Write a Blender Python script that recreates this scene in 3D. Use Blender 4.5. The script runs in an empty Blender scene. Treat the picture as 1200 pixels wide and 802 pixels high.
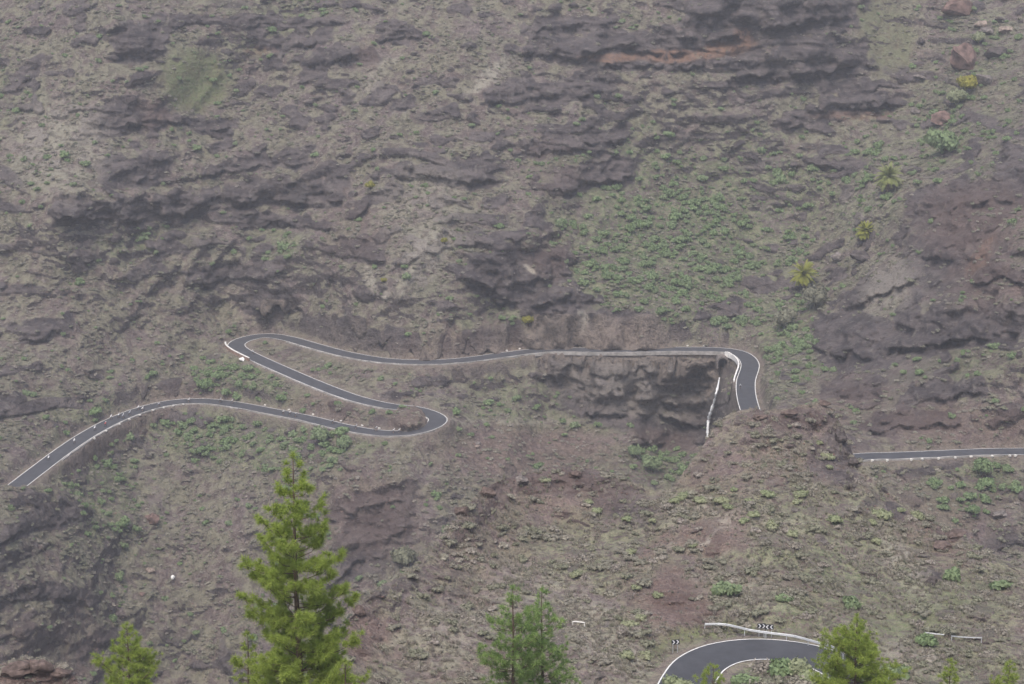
import bpy, bmesh, math, random
import numpy as np
from mathutils import Vector, Matrix, Euler

# ------------------------------------------------------------------ camera, sky, sun, exposure
scene = bpy.context.scene
COL = scene.collection
R = math.radians
PITCH = R(-14.0)
LENS = 70.0
FPX = LENS / 36.0 * 1200.0          # focal length in photo pixels (photo 1200 x 802)
cam_d = bpy.data.cameras.new('camera')
cam_d.lens = LENS; cam_d.sensor_width = 36.0; cam_d.sensor_fit = 'HORIZONTAL'
cam_d.clip_start = 1.0; cam_d.clip_end = 5000.0
cam = bpy.data.objects.new('camera', cam_d); COL.objects.link(cam)
cam.location = (0, 0, 0)
cam.rotation_euler = (math.pi / 2 + PITCH, 0, 0)
scene.camera = cam

world = bpy.data.worlds.new('World'); scene.world = world; world.use_nodes = True
wn = world.node_tree
bg = wn.nodes['Background']
sky = wn.nodes.new('ShaderNodeTexSky'); sky.sky_type = 'NISHITA'; sky.sun_disc = False
SUN_EL, SUN_AZ = R(62), R(200)
sky.sun_elevation = SUN_EL; sky.sun_rotation = SUN_AZ
sky.air_density = 1.0; sky.dust_density = 4.0; sky.ozone_density = 0.6
wn.links.new(sky.outputs[0], bg.inputs[0]); bg.inputs[1].default_value = 0.12
sun_d = bpy.data.lights.new('sun', 'SUN'); sun_d.energy = 1.3; sun_d.angle = R(35); sun_d.color = (1.0, 0.95, 0.88)
sun = bpy.data.objects.new('sun', sun_d); COL.objects.link(sun)
sd = Vector((math.sin(SUN_AZ) * math.cos(SUN_EL), math.cos(SUN_AZ) * math.cos(SUN_EL), math.sin(SUN_EL)))
sun.rotation_euler = sd.to_track_quat('Z', 'Y').to_euler()
scene.view_settings.view_transform = 'Standard'; scene.view_settings.look = 'None'
scene.view_settings.exposure = 0.72; scene.view_settings.gamma = 1.0
scene.cycles.use_denoising = True
scene.cycles.max_bounces = 4; scene.cycles.diffuse_bounces = 3; scene.cycles.volume_bounces = 1
scene.cycles.transparent_max_bounces = 4

random.seed(5); rng = np.random.default_rng(11)

# ------------------------------------------------------------------ numpy noise
_p = rng.permutation(256); PERM = np.concatenate([_p, _p, _p]).astype(np.int32)
_g = rng.normal(size=(256, 3)); GRAD = (_g / np.linalg.norm(_g, axis=1)[:, None]).astype(np.float32)
def perlin(x, y, z):
    x = np.asarray(x, np.float32); y = np.asarray(y, np.float32); z = np.asarray(z, np.float32)
    x, y, z = np.broadcast_arrays(x, y, z)
    xi = np.floor(x); yi = np.floor(y); zi = np.floor(z)
    xf = x - xi; yf = y - yi; zf = z - zi
    xi = xi.astype(np.int32) & 255; yi = yi.astype(np.int32) & 255; zi = zi.astype(np.int32) & 255
    u = xf * xf * xf * (xf * (xf * 6 - 15) + 10); v = yf * yf * yf * (yf * (yf * 6 - 15) + 10); w = zf * zf * zf * (zf * (zf * 6 - 15) + 10)
    res = 0
    for dx in (0, 1):
        wx = u if dx else 1 - u
        for dy in (0, 1):
            wy = v if dy else 1 - v
            h1 = PERM[PERM[xi + dx] + yi + dy]
            for dz in (0, 1):
                wz = w if dz else 1 - w
                g = GRAD[PERM[h1 + zi + dz]]
                res = res + wx * wy * wz * (g[..., 0] * (xf - dx) + g[..., 1] * (yf - dy) + g[..., 2] * (zf - dz))
    return res * 1.5
def sstep(a, b, t):
    t = np.clip((t - a) / (b - a), 0, 1); return t * t * (3 - 2 * t)

# ------------------------------------------------------------------ pixel <-> ray
CP, SP = math.cos(PITCH), math.sin(PITCH)
def ray(px, py):
    """direction per unit of world Y for photo pixel (px, py)"""
    a = (np.asarray(px, float) - 600) / FPX; b = -(np.asarray(py, float) - 401) / FPX
    dy = CP - b * SP; dz = SP + b * CP
    return a / dy, dz / dy                       # x/Y , z/Y
def tdep(py): return -ray(600, py)[1]
def to_px(p):
    x, y, z = p
    d = y * CP + z * SP; b = (-y * SP + z * CP) / d
    return 600 + FPX * x / d, 401 - FPX * b

def rbf(pts, val, qx, qy, sm=0.0):
    P = np.array(pts, float) / 100.0; n = len(P)
    def phi(r): return np.where(r > 0, r * r * np.log(np.maximum(r, 1e-9)), 0)
    K = phi(np.hypot(P[:, None, 0] - P[None, :, 0], P[:, None, 1] - P[None, :, 1])) + sm * np.eye(n)
    A = np.zeros((n + 3, n + 3)); A[:n, :n] = K; A[:n, n] = 1; A[:n, n + 1:] = P; A[n, :n] = 1; A[n + 1:, :n] = P.T
    w = np.linalg.solve(A, np.concatenate([val, [0, 0, 0]]))
    X = np.asarray(qx, float) / 100; Y = np.asarray(qy, float) / 100
    out = w[n] + w[n + 1] * X + w[n + 2] * Y
    for i in range(n): out = out + w[i] * phi(np.hypot(X - P[i, 0], Y - P[i, 1]))
    return out
def bilin(G, fi, fj):
    i = np.clip(np.floor(fi).astype(int), 0, G.shape[0] - 2); j = np.clip(np.floor(fj).astype(int), 0, G.shape[1] - 2)
    u = np.clip(fi - i, 0, 1); v = np.clip(fj - j, 0, 1)
    if G.ndim == 3: u = u[..., None]; v = v[..., None]
    return (G[i, j] * (1 - u) * (1 - v) + G[i + 1, j] * u * (1 - v) + G[i, j + 1] * (1 - u) * v + G[i + 1, j + 1] * u * v)

def catmull(pts, step):
    P = [np.array(p, float) for p in pts]; P = [2 * P[0] - P[1]] + P + [2 * P[-1] - P[-2]]
    out = []
    for i in range(1, len(P) - 2):
        p0, p1, p2, p3 = P[i - 1:i + 3]
        n = max(2, int(np.linalg.norm(p2 - p1) / step))
        for k in range(n):
            t = k / n
            out.append(0.5 * ((2 * p1) + (-p0 + p2) * t + (2 * p0 - 5 * p1 + 4 * p2 - p3) * t * t + (-p0 + 3 * p1 - 3 * p2 + p3) * t ** 3))
    out.append(P[-2]); return np.array(out)

# ------------------------------------------------------------------ roads: pixel track + height -> 3D centre lines
def road_line(track, step=1.5):
    pts = []
    for px, py, z in track:
        ax, az = ray(px, py); Y = z / az
        pts.append((ax * Y, Y, z))
    return catmull(pts, step)
ROAD_MAIN = road_line([(905, 520, -164), (886, 496, -165.5), (876, 470, -166.5), (874, 448, -167), (879, 427, -167), (868, 415, -167), (846, 410.5, -167), (800, 409.5, -167), (740, 410.5, -167.2),
                       (690, 410.5, -167.3), (640, 410.3, -167.5), (590, 416, -167.8), (545, 422, -168), (500, 424.5, -168.3), (450, 422.5, -168.6), (405, 415, -169), (370, 406, -169.3),
                       (338, 397, -169.7), (312, 393.5, -170), (288, 397.5, -170.4), (277, 404, -170.8), (283, 411, -171.2), (303, 421, -171.8),
                       (330, 433, -172.8), (370, 450, -174), (410, 465, -175.2), (440, 473, -176), (463, 477, -176.6), (486, 479.5, -177.2), (503, 484.5, -178), (513, 491, -178.5),
                       (508, 498, -178.8), (490, 504.5, -179.1), (466, 508, -179.4), (436, 506.5, -179.8), (400, 500, -180.2), (360, 490.5, -180.6), (320, 482.5, -181.1),
                       (280, 475, -181.6), (245, 470.5, -182), (210, 471, -182.5), (175, 477.5, -183), (140, 490, -183.6), (105, 508, -184.2), (72, 530, -184.8), (40, 554, -185.4), (15, 573, -185.8), (-40, 612, -186.5)])
ROAD_RIGHT = road_line([(960, 552, -161), (985, 541, -161), (1010, 535.5, -161), (1050, 534.2, -161), (1100, 532.2, -161), (1150, 530, -161), (1200, 529.2, -161), (1260, 530, -161), (1330, 533, -161)])
ROAD_NEAR = road_line([(770, 860, -92.4), (795, 820, -92.9), (808, 795, -93.2), (822, 778, -93.3), (848, 766, -93.3), (885, 761, -93.3), (925, 763.5, -93.3), (962, 772, -93.3), (992, 786, -93.2),
                       (1012, 803, -92.8), (1030, 830, -92.2), (1045, 870, -91.5)], 1.0)
W_FAR, W_NEAR = 3.1, 3.2            # half widths

# ------------------------------------------------------------------ FAR mountainside (pixel grid -> depth)
FX0, FX1, FY0, FY1, FS = -240, 1460, -130, 905, 1.55
fx = np.arange(FX0, FX1 + FS, FS); fy = np.arange(FY0, FY1 + FS, FS)
NX, NY = len(fx), len(fy)
PX, PY = np.meshgrid(fx, fy, indexing='ij')
def y_base(py):
    T = tdep(py); return np.where(py < 405, 699.0 / (.8 + T), 579.3 / (.6205 + T))
ctl = []
def add_from_line(L, every):
    for i in range(0, len(L), every):
        qx, qy = to_px(L[i]); ctl.append((qx, qy, L[i][1] - float(y_base(qy))))
add_from_line(ROAD_MAIN, 6); add_from_line(ROAD_RIGHT, 14)
ctl += [(1000, 400, -50), (1100, 330, -70), (1200, 300, -100), (1200, 420, -112), (1100, 450, -92), (950, 440, -50), (1050, 240, -22), (1150, 175, -32), (1200, 120, -32), (1330, 250, -110),
        (1110, 60, 12), (1060, 140, 10), (940, 330, 6), (895, 395, -12), (1000, 270, 2), (560, 80, -15), (480, 250, -18), (430, 330, -15), (620, 330, -12), (310, 340, 14), (330, 250, 6),
        (250, 150, 5), (130, 30, -28), (70, 250, -28), (0, 100, -5), (0, 300, -16), (150, 350, 2), (760, 250, 14), (750, 100, 0), (900, 20, -12), (1050, 20, 16), (1200, 0, 4), (-140, 0, 10), (-140, 400, -10),
        (700, 480, 9), (750, 500, 10), (830, 500, 15), (845, 440, 4), (640, 480, 4), (580, 520, -12), (560, 460, -8), (750, 560, 0), (200, 600, 6), (200, 800, 4), (60, 620, -34), (50, 700, -42), (0, 800, -42), (130, 680, -8), (400, 700, -22), (450, 610, -27),
        (300, 620, -4), (350, 780, -14), (700, 660, -10), (900, 660, -45), (1100, 620, -106), (1200, 760, -100), (700, 900, 0), (0, 900, -40), (1340, 560, -108), (600, -100, 0), (0, -100, 0), (1200, -100, 5)]
seen = []; ctl2 = []
for c in ctl:
    if all(math.hypot(c[0] - s[0], c[1] - s[1]) > 7 for s in seen): seen.append(c); ctl2.append(c)
cgx = np.arange(FX0 - 10, FX1 + 30, 10.0); cgy = np.arange(FY0 - 10, FY1 + 30, 10.0)
CG = rbf([(c[0], c[1]) for c in ctl2], [c[2] for c in ctl2], *np.meshgrid(cgx, cgy, indexing='ij'), sm=0.001)
Y = y_base(PY) + bilin(CG, (PX - cgx[0]) / 10, (PY - cgy[0]) / 10)
AX, AZ = ray(PX, PY)

_rp = np.array([to_px(q) for q in np.concatenate([ROAD_MAIN[::2], ROAD_RIGHT[::2]])])
_hx, _hy = np.meshgrid(fx[::3], fy[::3], indexing='ij'); _pd = np.full(_hx.shape, 1e3)
for q in _rp: _pd = np.minimum(_pd, np.hypot(_hx - q[0], (_hy - q[1]) * 1.25))
PIXD = bilin(_pd, (PX - fx[0]) / (3 * FS), (PY - fy[0]) / (3 * FS))
# image of the place as masks on the ground: ellipse blobs  (cx, cy, rx, ry, angle_deg, strength)
def blobs(lst, X, Yp, soft=0.6):
    m = np.zeros(X.shape, np.float32)
    for cx, cy, rx, ry, a, s in lst:
        c, sn = math.cos(R(a)), math.sin(R(a)); dx = X - cx; dy = Yp - cy
        u = (dx * c + dy * sn) / rx; v = (-dx * sn + dy * c) / ry
        m = np.maximum(m, s * (1 - sstep(1 - soft, 1 + soft * .6, np.hypot(u, v))))
    return m
wob1 = perlin(PX / 38, PY / 38, 3.1); wob2 = perlin(PX / 13, PY / 13, 7.7); wob3 = perlin(PX / 5.5, PY / 5.5, 1.7)
wob1b = perlin(PX / 30, PY / 22, 12.9)
out = np.zeros_like(Y); rock = np.zeros_like(Y)
# rock bands: bottom edge polyline, height px, protrusion m
BANDS = [
 ([195, 260, 330], [28, 30, 28], 14, 2.5), ([300, 345, 385], [60, 55, 47], 16, 3), ([365, 385, 410], [76, 74, 66], 20, 3.5), ([130, 150, 190], [70, 66, 60], 48, 5),
 ([8, 25, 48], [108, 98, 82], 22, 3), ([98, 130, 165], [160, 152, 146], 36, 3), ([155, 180, 200], [150, 148, 140], 34, 3.5), ([180, 230, 280], [146, 150, 150], 16, 3.5),
 ([115, 150, 195], [212, 212, 208], 34, 4.5), ([235, 300, 365], [212, 198, 190], 20, 3.5), ([62, 100, 160, 205, 255], [258, 259, 258, 254, 244], 30, 5.5), ([265, 310, 360, 405], [242, 238, 242, 232], 34, 5),
 ([275, 330, 395], [268, 264, 270], 14, 3), ([445, 470, 495], [47, 45, 46], 15, 3), ([400, 420, 445], [76, 72, 74], 18, 3),
 ([610, 640, 680, 720], [44, 36, 32, 34], 18, 3.5), ([620, 665, 690, 720, 760, 800], [66, 72, 68, 60, 62, 62], 32, 5), ([800, 850, 900, 940, 1005], [50, 48, 40, 30, 20], 60, 8),
 ([790, 830, 860], [82, 76, 74], 14, 3.5), ([860, 900, 950, 1020], [92, 90, 86, 82], 40, 6), ([680, 720, 760, 815], [86, 78, 80, 74], 18, 3),
 ([565, 600, 650, 720], [126, 122, 116, 108], 28, 4), ([485, 510, 535], [102, 100, 98], 12, 2.5), ([455, 475, 490], [126, 125, 122], 12, 2.5), ([680, 705, 735], [172, 168, 162], 22, 3.5),
 ([605, 640, 685], [182, 178, 180], 20, 3), ([500, 540, 585], [206, 214, 214], 34, 4), ([645, 690, 745], [226, 216, 208], 32, 4), ([436, 460, 485], [212, 208, 208], 12, 2.5),
 ([415, 440, 480], [254, 236, 226], 18, 3), ([955, 1000, 1060], [108, 106, 104], 14, 3), ([960, 1000, 1060], [130, 128, 124], 18, 5.5), ([910, 950, 1010], [150, 142, 132], 16, 3),
 ([225, 270, 335], [334, 332, 326], 26, 4), ([25, 55, 85], [398, 396, 388], 26, 3), ([280, 310, 345], [362, 360, 366], 30, 4), ([395, 420, 450], [300, 306, 312], 30, 3),
 ([545, 575, 605, 640, 665], [332, 338, 334, 332, 322], 44, 6), ([590, 605, 625, 645, 665], [352, 354, 360, 356, 350], 22, 6), ([630, 660, 705], [361, 361, 359], 12, 2.5), ([625, 650, 680, 720, 765], [376, 380, 394, 396, 388], 28, 4.5),
 ([465, 505, 560, 620], [418, 420, 412, 400], 20, 3), ([735, 770, 850], [400, 402, 402], 14, 2), ([870, 905, 950], [336, 340, 342], 14, 2), ([835, 850, 875], [372, 374, 372], 20, 2.5), ([940, 975, 1010], [190, 196, 200], 12, 2.5),
 # cliff under the road
 ([638, 665, 690, 735, 790, 830, 850], [444, 448, 460, 470, 476, 482, 480], 50, 3.5), ([690, 720, 760, 800, 832], [486, 490, 489, 496, 500], 26, 5), ([745, 780, 805, 830], [523, 524, 525, 520], 22, 4), ([640, 740, 846], [440, 440, 440], 24, 3),
 ([755, 775, 790], [450, 452, 450], 12, 2),
 # rock mass on the right
 ([1090, 1120, 1150], [305, 306, 304], 50, 5.5), ([1140, 1170, 1205, 1260], [332, 327, 334, 336], 20, 4.5), ([1060, 1080, 1110, 1150, 1210, 1300], [414, 410, 404, 396, 390, 386], 44, 6), ([950, 980, 1020, 1065], [410, 420, 422, 408], 60, 5),
 ([1065, 1100, 1140, 1205, 1300], [262, 250, 240, 236, 240], 40, 4), ([985, 1010, 1050, 1075], [372, 356, 342, 330], 34, 4), ([1170, 1200, 1260], [204, 200, 200], 40, 4), ([1060, 1110, 1160], [470, 466, 462], 22, 3), ([1020, 1060, 1120], [505, 500, 500], 22, 2.5), ([960, 1000, 1040], [470, 462, 466], 22, 2.5),
 ([390, 420, 450, 490], [690, 660, 640, 620], 70, 3), ([385, 420, 470], [610, 600, 590], 26, 2.5), ([80, 130, 200], [556, 512, 476], 18, 1.5), ([0, 40, 90], [640, 622, 610], 30, 2), ([90, 120, 145], [770, 760, 752], 20, 2), ([20, 60, 110], [705, 700, 712], 20, 2)]
for xs, ys, h, amp in BANDS:
    k = np.where((fx > xs[0] - 40) & (fx < xs[-1] + 40))[0]
    l0, l1 = np.where(fy > min(ys) - h * 2.2 - 20)[0][0], np.where(fy < max(ys) + h * 1.2 + 20)[0][-1]
    s = (slice(k[0], k[-1] + 1), slice(l0, l1 + 1))
    yl = np.interp(PX[s], xs, ys) + 6 * wob1[s] + 5 * wob2[s] + 2.5 * wob3[s]
    t = (yl - PY[s]) / (h * (1 + .35 * wob1[s]))
    ex = 18 + h * .3
    fade = sstep(xs[0] - ex * .5, xs[0] + ex * .5, PX[s] + 12 * wob2[s]) * (1 - sstep(xs[-1] - ex * .5, xs[-1] + ex * .5, PX[s] + 12 * wob2[s]))
    prof = np.where(t < 0, -.45 * np.exp(-((t / .28) ** 2)), np.where(t < .1, -.45 + 1.45 * sstep(0, .1, t), np.where(t < .8, 1 - .12 * (t - .1), (1 - .084) * (1 - sstep(.8, 1.9, t)))))
    out[s] += (.70 if amp >= 5 else .48) * amp * prof * fade * np.clip(1 + 2.2 * wob1b[s] + .8 * wob2[s], 0.05, 1.9)
    rock[s] = np.maximum(rock[s], fade * sstep(-.3, -.1, t) * (1 - sstep(.72, 1.0, t + .18 * wob2[s])))
# mounds that stand in front of the road
def bump(cx, cy, rx, ry, a=0, soft=.7): return blobs([(cx, cy, rx, ry, a, 1)], PX + 3 * wob2, PY + 2 * wob2, soft)
mound = np.where((PX > 440) & (PX < 520), 1, 0) * blobs([(479, 489, 19, 14, 0, 1)], PX + 3 * wob2 + 2 * wob3, PY + 2 * wob3, .5)
out *= sstep(4, 24, PIXD)
out += 6 * mound
knoll = (1 - sstep(95, 150, PX)) * sstep(0, 4, PY - np.interp(PX, [-200, 0, 20, 60, 100, 150], [560, 564, 568, 567, 585, 640]) - 2.0 * wob2 - 1 * wob3) * (1 - .7 * sstep(570, 760, PY))
out += 13 * knoll
_X = AX * Y; _Z = AZ * Y; _u = _X - 1.0 * _Z + 18 * perlin(_X / 70, _Z / 70, 2.7) + 7 * perlin(_X / 25, _Z / 25, 5.7)
ribs = 6.0 * (.55 - np.abs(perlin(_u / 46, (_X + _Z) / 170, 6.1)) * 1.9) + 1.7 * (.5 - np.abs(perlin(_u / 17, (_X + _Z) / 70, 1.1)) * 1.9)
out += ribs * sstep(10, 55, PIXD)
# generic strata
Y1 = Y - out; X = AX * Y1; Z = AZ * Y1
zz = Z + 5 * perlin(X / 60, Y1 / 60, .5) + 1.8 * perlin(X / 17, Y1 / 17, 4.5) + .03 * X
lay = np.floor(zz / 6.5); t = zz / 6.5 - lay
lamp = np.clip(perlin(X / 36, lay * 7.31, 2.2) * 1.9 + .15, 0, 1) * sstep(-.25, .3, perlin(X / 90, Z / 50, 9.3) + .12)
soil_zone = blobs([(600, 530, 200, 60, 0, 1), (250, 640, 220, 130, 0, 1), (150, 380, 140, 70, 0, .8), (760, 250, 120, 110, 0, .6), (230, 97, 48, 42, 0, 1), (1040, 40, 40, 50, 0, 1), (350, 440, 90, 30, 0, 1), (1100, 600, 120, 60, 0, .6)], PX, PY)
lamp *= 1 - .85 * soil_zone
prof = np.where(t < .08, sstep(0, .08, t), np.where(t < .42, 1, 1 - sstep(.42, 1, t)))
out += 1.8 * lamp * (prof - .3) * sstep(4, 20, PIXD)
rock = np.maximum(rock, lamp * .9 * (t > .03) * (1 - sstep(.38, .55, t)))
Y1 = Y - out; X = AX * Y1; Z = AZ * Y1
oc = perlin(X / 13, Y1 / 13, Z / 6.5 + 3) + .6 * perlin(X / 5.5, Y1 / 5.5, Z / 3 + 7) + .25 * perlin(X / 60, Z / 40, 3.3)
ocr = sstep(.25, .45, oc) * (1 - .85 * soil_zone)
out += 1.5 * ocr * sstep(6, 24, PIXD); rock = np.maximum(rock, .8 * ocr)
calm = 1 - .8 * blobs([(230, 97, 48, 42, 0, 1)], PX, PY)
n = 4.0 * perlin(X / 55, Y1 / 55, Z / 45) + 2.2 * perlin(X / 22, Y1 / 22, Z / 18 + 9) + 2.0 * perlin(X / 9, Y1 / 9, Z / 7) * calm
hi = 1.15 * perlin(X / 4, Y1 / 4, Z / 3.2) + .5 * perlin(X / 1.8, Y1 / 1.8, Z / 1.5)
rid = (1 - np.abs(perlin(X / 9, Y1 / 9, Z / 3.5)) * 2.2) * .9 + (1 - np.abs(perlin(X / 3.4, Y1 / 3.4, Z / 1.5)) * 2.2) * .6
blk = perlin(X / 2.4, Y1 / 2.4, Z / 4.2)                           # vertical joints in the faces
out += n * sstep(9, 42, PIXD) + hi * calm * sstep(2, 9, PIXD) + np.clip(rock, 0, 1) * (rid + .5 * blk - .5) * sstep(3, 9, PIXD) * (1 + .8 * blobs([(745, 465, 120, 55, 8, 1)], PX, PY))
Yd = Y - out
V = np.stack([AX * Yd, Yd, AZ * Yd], -1)
# road bench
def bench(V, PXg, PYg, L, half, blend, drop):
    lp = np.array([to_px(p) for p in L])
    flat = V.reshape(-1, 3); idx = []
    near = np.zeros(V.shape[:2], bool)
    for q in lp[::3]:
        i0 = int((q[0] - 45 - FX0) / FS); i1 = int((q[0] + 45 - FX0) / FS); j0 = int((q[1] - 40 - FY0) / FS); j1 = int((q[1] + 40 - FY0) / FS)
        near[max(i0, 0):max(i1, 0), max(j0, 0):max(j1, 0)] = True
    ii = np.where(near.reshape(-1))[0]
    dist = np.full(V.shape[0] * V.shape[1], 1e3)
    for c in range(0, len(ii), 20000):
        k = ii[c:c + 20000]; P = flat[k]
        d2 = np.hypot(P[:, None, 0] - L[None, :, 0], P[:, None, 1] - L[None, :, 1])
        pen = d2 + .35 * np.abs(P[:, None, 2] - L[None, :, 2])
        b = pen.argmin(1); d = d2[np.arange(len(k)), b]; zr = L[b, 2]
        dz = np.abs(P[:, 2] - zr)
        bl = np.where(P[:, 2] > zr, blend * .75, blend * .45)
        low = (P[:, 2] < zr - 2.2) & (d < half + .5) & (dz < 40) & (np.abs(P[:, 0] - 42) < 34) & (P[:, 1] > 625)
        flat[k, 1] -= np.where(low, half + .5 - d + .02 * dz, 0)
        w = (1 - sstep(0, 1, (d - half) / bl)) * (1 - sstep(7, 12, dz)) * (~low)
        flat[k, 2] = P[:, 2] * (1 - w) + (zr - drop) * w
        dist[k] = np.where(dz < 16, d, 1e3)
    return dist.reshape(V.shape[:2])
keep = (mound > .3) | (knoll > .5)
Vk = V[keep].copy()
d_main = bench(V, PX, PY, ROAD_MAIN, W_FAR + 1.0, 3.6, .12)
d_right = bench(V, PX, PY, ROAD_RIGHT, W_FAR + 1.0, 3.6, .12)
V[keep] = Vk
d_road = np.minimum(d_main, d_right); d_road[keep] = 1e3
FV = V

def grid_normals(V):
    a = np.gradient(V, axis=0); b = np.gradient(V, axis=1)
    n = np.cross(a, b); n /= np.maximum(np.linalg.norm(n, axis=-1, keepdims=True), 1e-9)
    return n
FN = grid_normals(FV); FN[FN[..., 1] > 0] *= -1
# colour masks of the mountainside
PXw = PX + 14 * wob2 + 10 * wob1; PYw = PY + 8 * wob2 + 6 * wob1
slope_up = np.abs(FN[..., 2])
rock = np.maximum(rock, .9 * (1 - sstep(.18, .40, slope_up)))
rock = np.maximum(rock, blobs([(745, 465, 112, 55, 8, .95), (1120, 300, 90, 90, -30, .55), (440, 640, 60, 60, 0, .5), (610, 325, 60, 32, 10, .9), (900, 15, 110, 35, -5, .9), (1040, 430, 110, 60, 0, .45), (720, 375, 80, 18, 5, .7), (500, 340, 20, 60, 30, .3)], PXw, PYw))
rock *= 1 - .8 * blobs([(600, 530, 190, 40, 0, 1), (230, 97, 46, 40, 0, 1), (780, 250, 80, 90, 0, .3)], PX, PY)
green = blobs([(785, 290, 165, 115, 0, 1), (730, 205, 110, 60, 0, .9), (900, 220, 100, 70, 20, .9), (850, 350, 90, 50, 0, .8), (330, 25, 70, 25, -20, .7), (1000, 215, 70, 60, 0, .8), (930, 400, 60, 50, 60, .9), (160, 285, 50, 25, 0, .8), (330, 295, 35, 30, 0, .8), (290, 445, 70, 28, 20, 1), (250, 510, 190, 35, 10, .95),
               (110, 540, 50, 45, 30, .9), (400, 515, 50, 30, 10, .9), (620, 470, 90, 35, 0, .6), (560, 360, 70, 30, 20, .6), (1130, 430, 80, 30, -10, .6), (1140, 570, 60, 30, 0, .8), (770, 545, 50, 30, 0, 1), (1110, 150, 60, 60, 0, .8), (1150, 60, 50, 50, 0, .6), (230, 97, 44, 38, 0, .7), (690, 495, 60, 12, 0, .8), (600, 385, 30, 18, 0, .7), (120, 600, 60, 50, 0, .6), (10, 110, 40, 50, 0, .4)], PXw, PYw)
red = blobs([(140, 500, 95, 22, -30, .9), (220, 463, 60, 12, 0, .7), (620, 530, 120, 35, 0, .8), (480, 490, 30, 20, 0, .8), (390, 480, 60, 18, 15, .6), (430, 600, 70, 60, 0, .6), (1150, 260, 80, 50, 0, .8), (1130, 500, 110, 28, 0, .8), (1000, 480, 60, 40, 0, .5), (1160, 330, 50, 40, 0, .7), (640, 300, 30, 30, 0, .5), (650, 200, 40, 40, 0, .35), (175, 130, 22, 22, 0, .7), (560, 395, 120, 14, -5, .5), (720, 385, 70, 14, 0, .6), (60, 760, 70, 50, 0, .4), (1100, 600, 100, 40, 0, .5), (430, 65, 15, 20, 0, .6), (420, 275, 50, 40, 0, .3), (780, 515, 50, 14, 10, .6)], PXw, PYw)
pale = blobs([(745, 448, 110, 42, 8, .32), (760, 480, 60, 12, 8, .4), (575, 88, 40, 9, -40, .9), (432, 325, 7, 20, -25, 1), (452, 347, 6, 6, 0, .8), (620, 315, 9, 3, 35, 1), (683, 371, 5, 7, 0, 1), (70, 170, 60, 60, -45, .5), (500, 300, 25, 60, 35, .6), (440, 90, 40, 10, -45, .5), (1040, 335, 30, 40, 35, .5), (1020, 230, 60, 25, -40, .3), (620, 700, 10, 10, 0, 0), (500, 250, 60, 60, 0, .35), (740, 392, 25, 9, 0, .5), (850, 70, 12, 20, 0, .0), (600, 495, 110, 4, 0, .5)], PX + 4 * wob2 + 3 * wob3, PY + 3 * wob2 + 3 * wob3, .5)
orange = blobs([(720, 68, 40, 6, 0, .9), (790, 66, 40, 8, 0, .9), (848, 58, 40, 9, -10, 1), (870, 45, 14, 12, -60, .9), (1000, 135, 50, 6, 0, .5), (1150, 300, 30, 10, -60, .5), (305, 60, 20, 6, 0, .4), (660, 395, 60, 7, 5, .4)], PX + 5 * wob2, PY + 3 * wob2, .4)
field = blobs([(229, 95, 43, 38, 0, .85), (1035, 40, 36, 55, -20, .5)], PX + 7 * wob2 + 3 * wob3, PY + 6 * wob2 + 3 * wob3, .35)
verge = (1 - sstep(4.0, 6.0, d_road)).astype(np.float32)

def smooth_all(me): me.polygons.foreach_set('use_smooth', np.ones(len(me.polygons), bool))
def grid_mesh(name, V, attrs):
    a, b = V.shape[:2]
    I = np.arange(a * b).reshape(a, b)
    q = np.stack([I[:-1, :-1], I[:-1, 1:], I[1:, 1:], I[1:, :-1]], -1).reshape(-1, 4).astype(np.int32)
    me = bpy.data.meshes.new(name)
    me.vertices.add(a * b); me.vertices.foreach_set('co', V.reshape(-1).astype(np.float32))
    me.loops.add(q.size); me.loops.foreach_set('vertex_index', q.reshape(-1))
    me.polygons.add(len(q)); me.polygons.foreach_set('loop_start', np.arange(0, q.size, 4, dtype=np.int32))
    smooth_all(me)
    for nm, chans in attrs.items():
        at = me.attributes.new(nm, 'FLOAT_COLOR', 'POINT')
        d = np.stack([np.clip(c, 0, 1).reshape(-1) for c in chans], -1).astype(np.float32)
        at.data.foreach_set('color', d.reshape(-1))
    me.update(); me.validate(); return me

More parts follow.
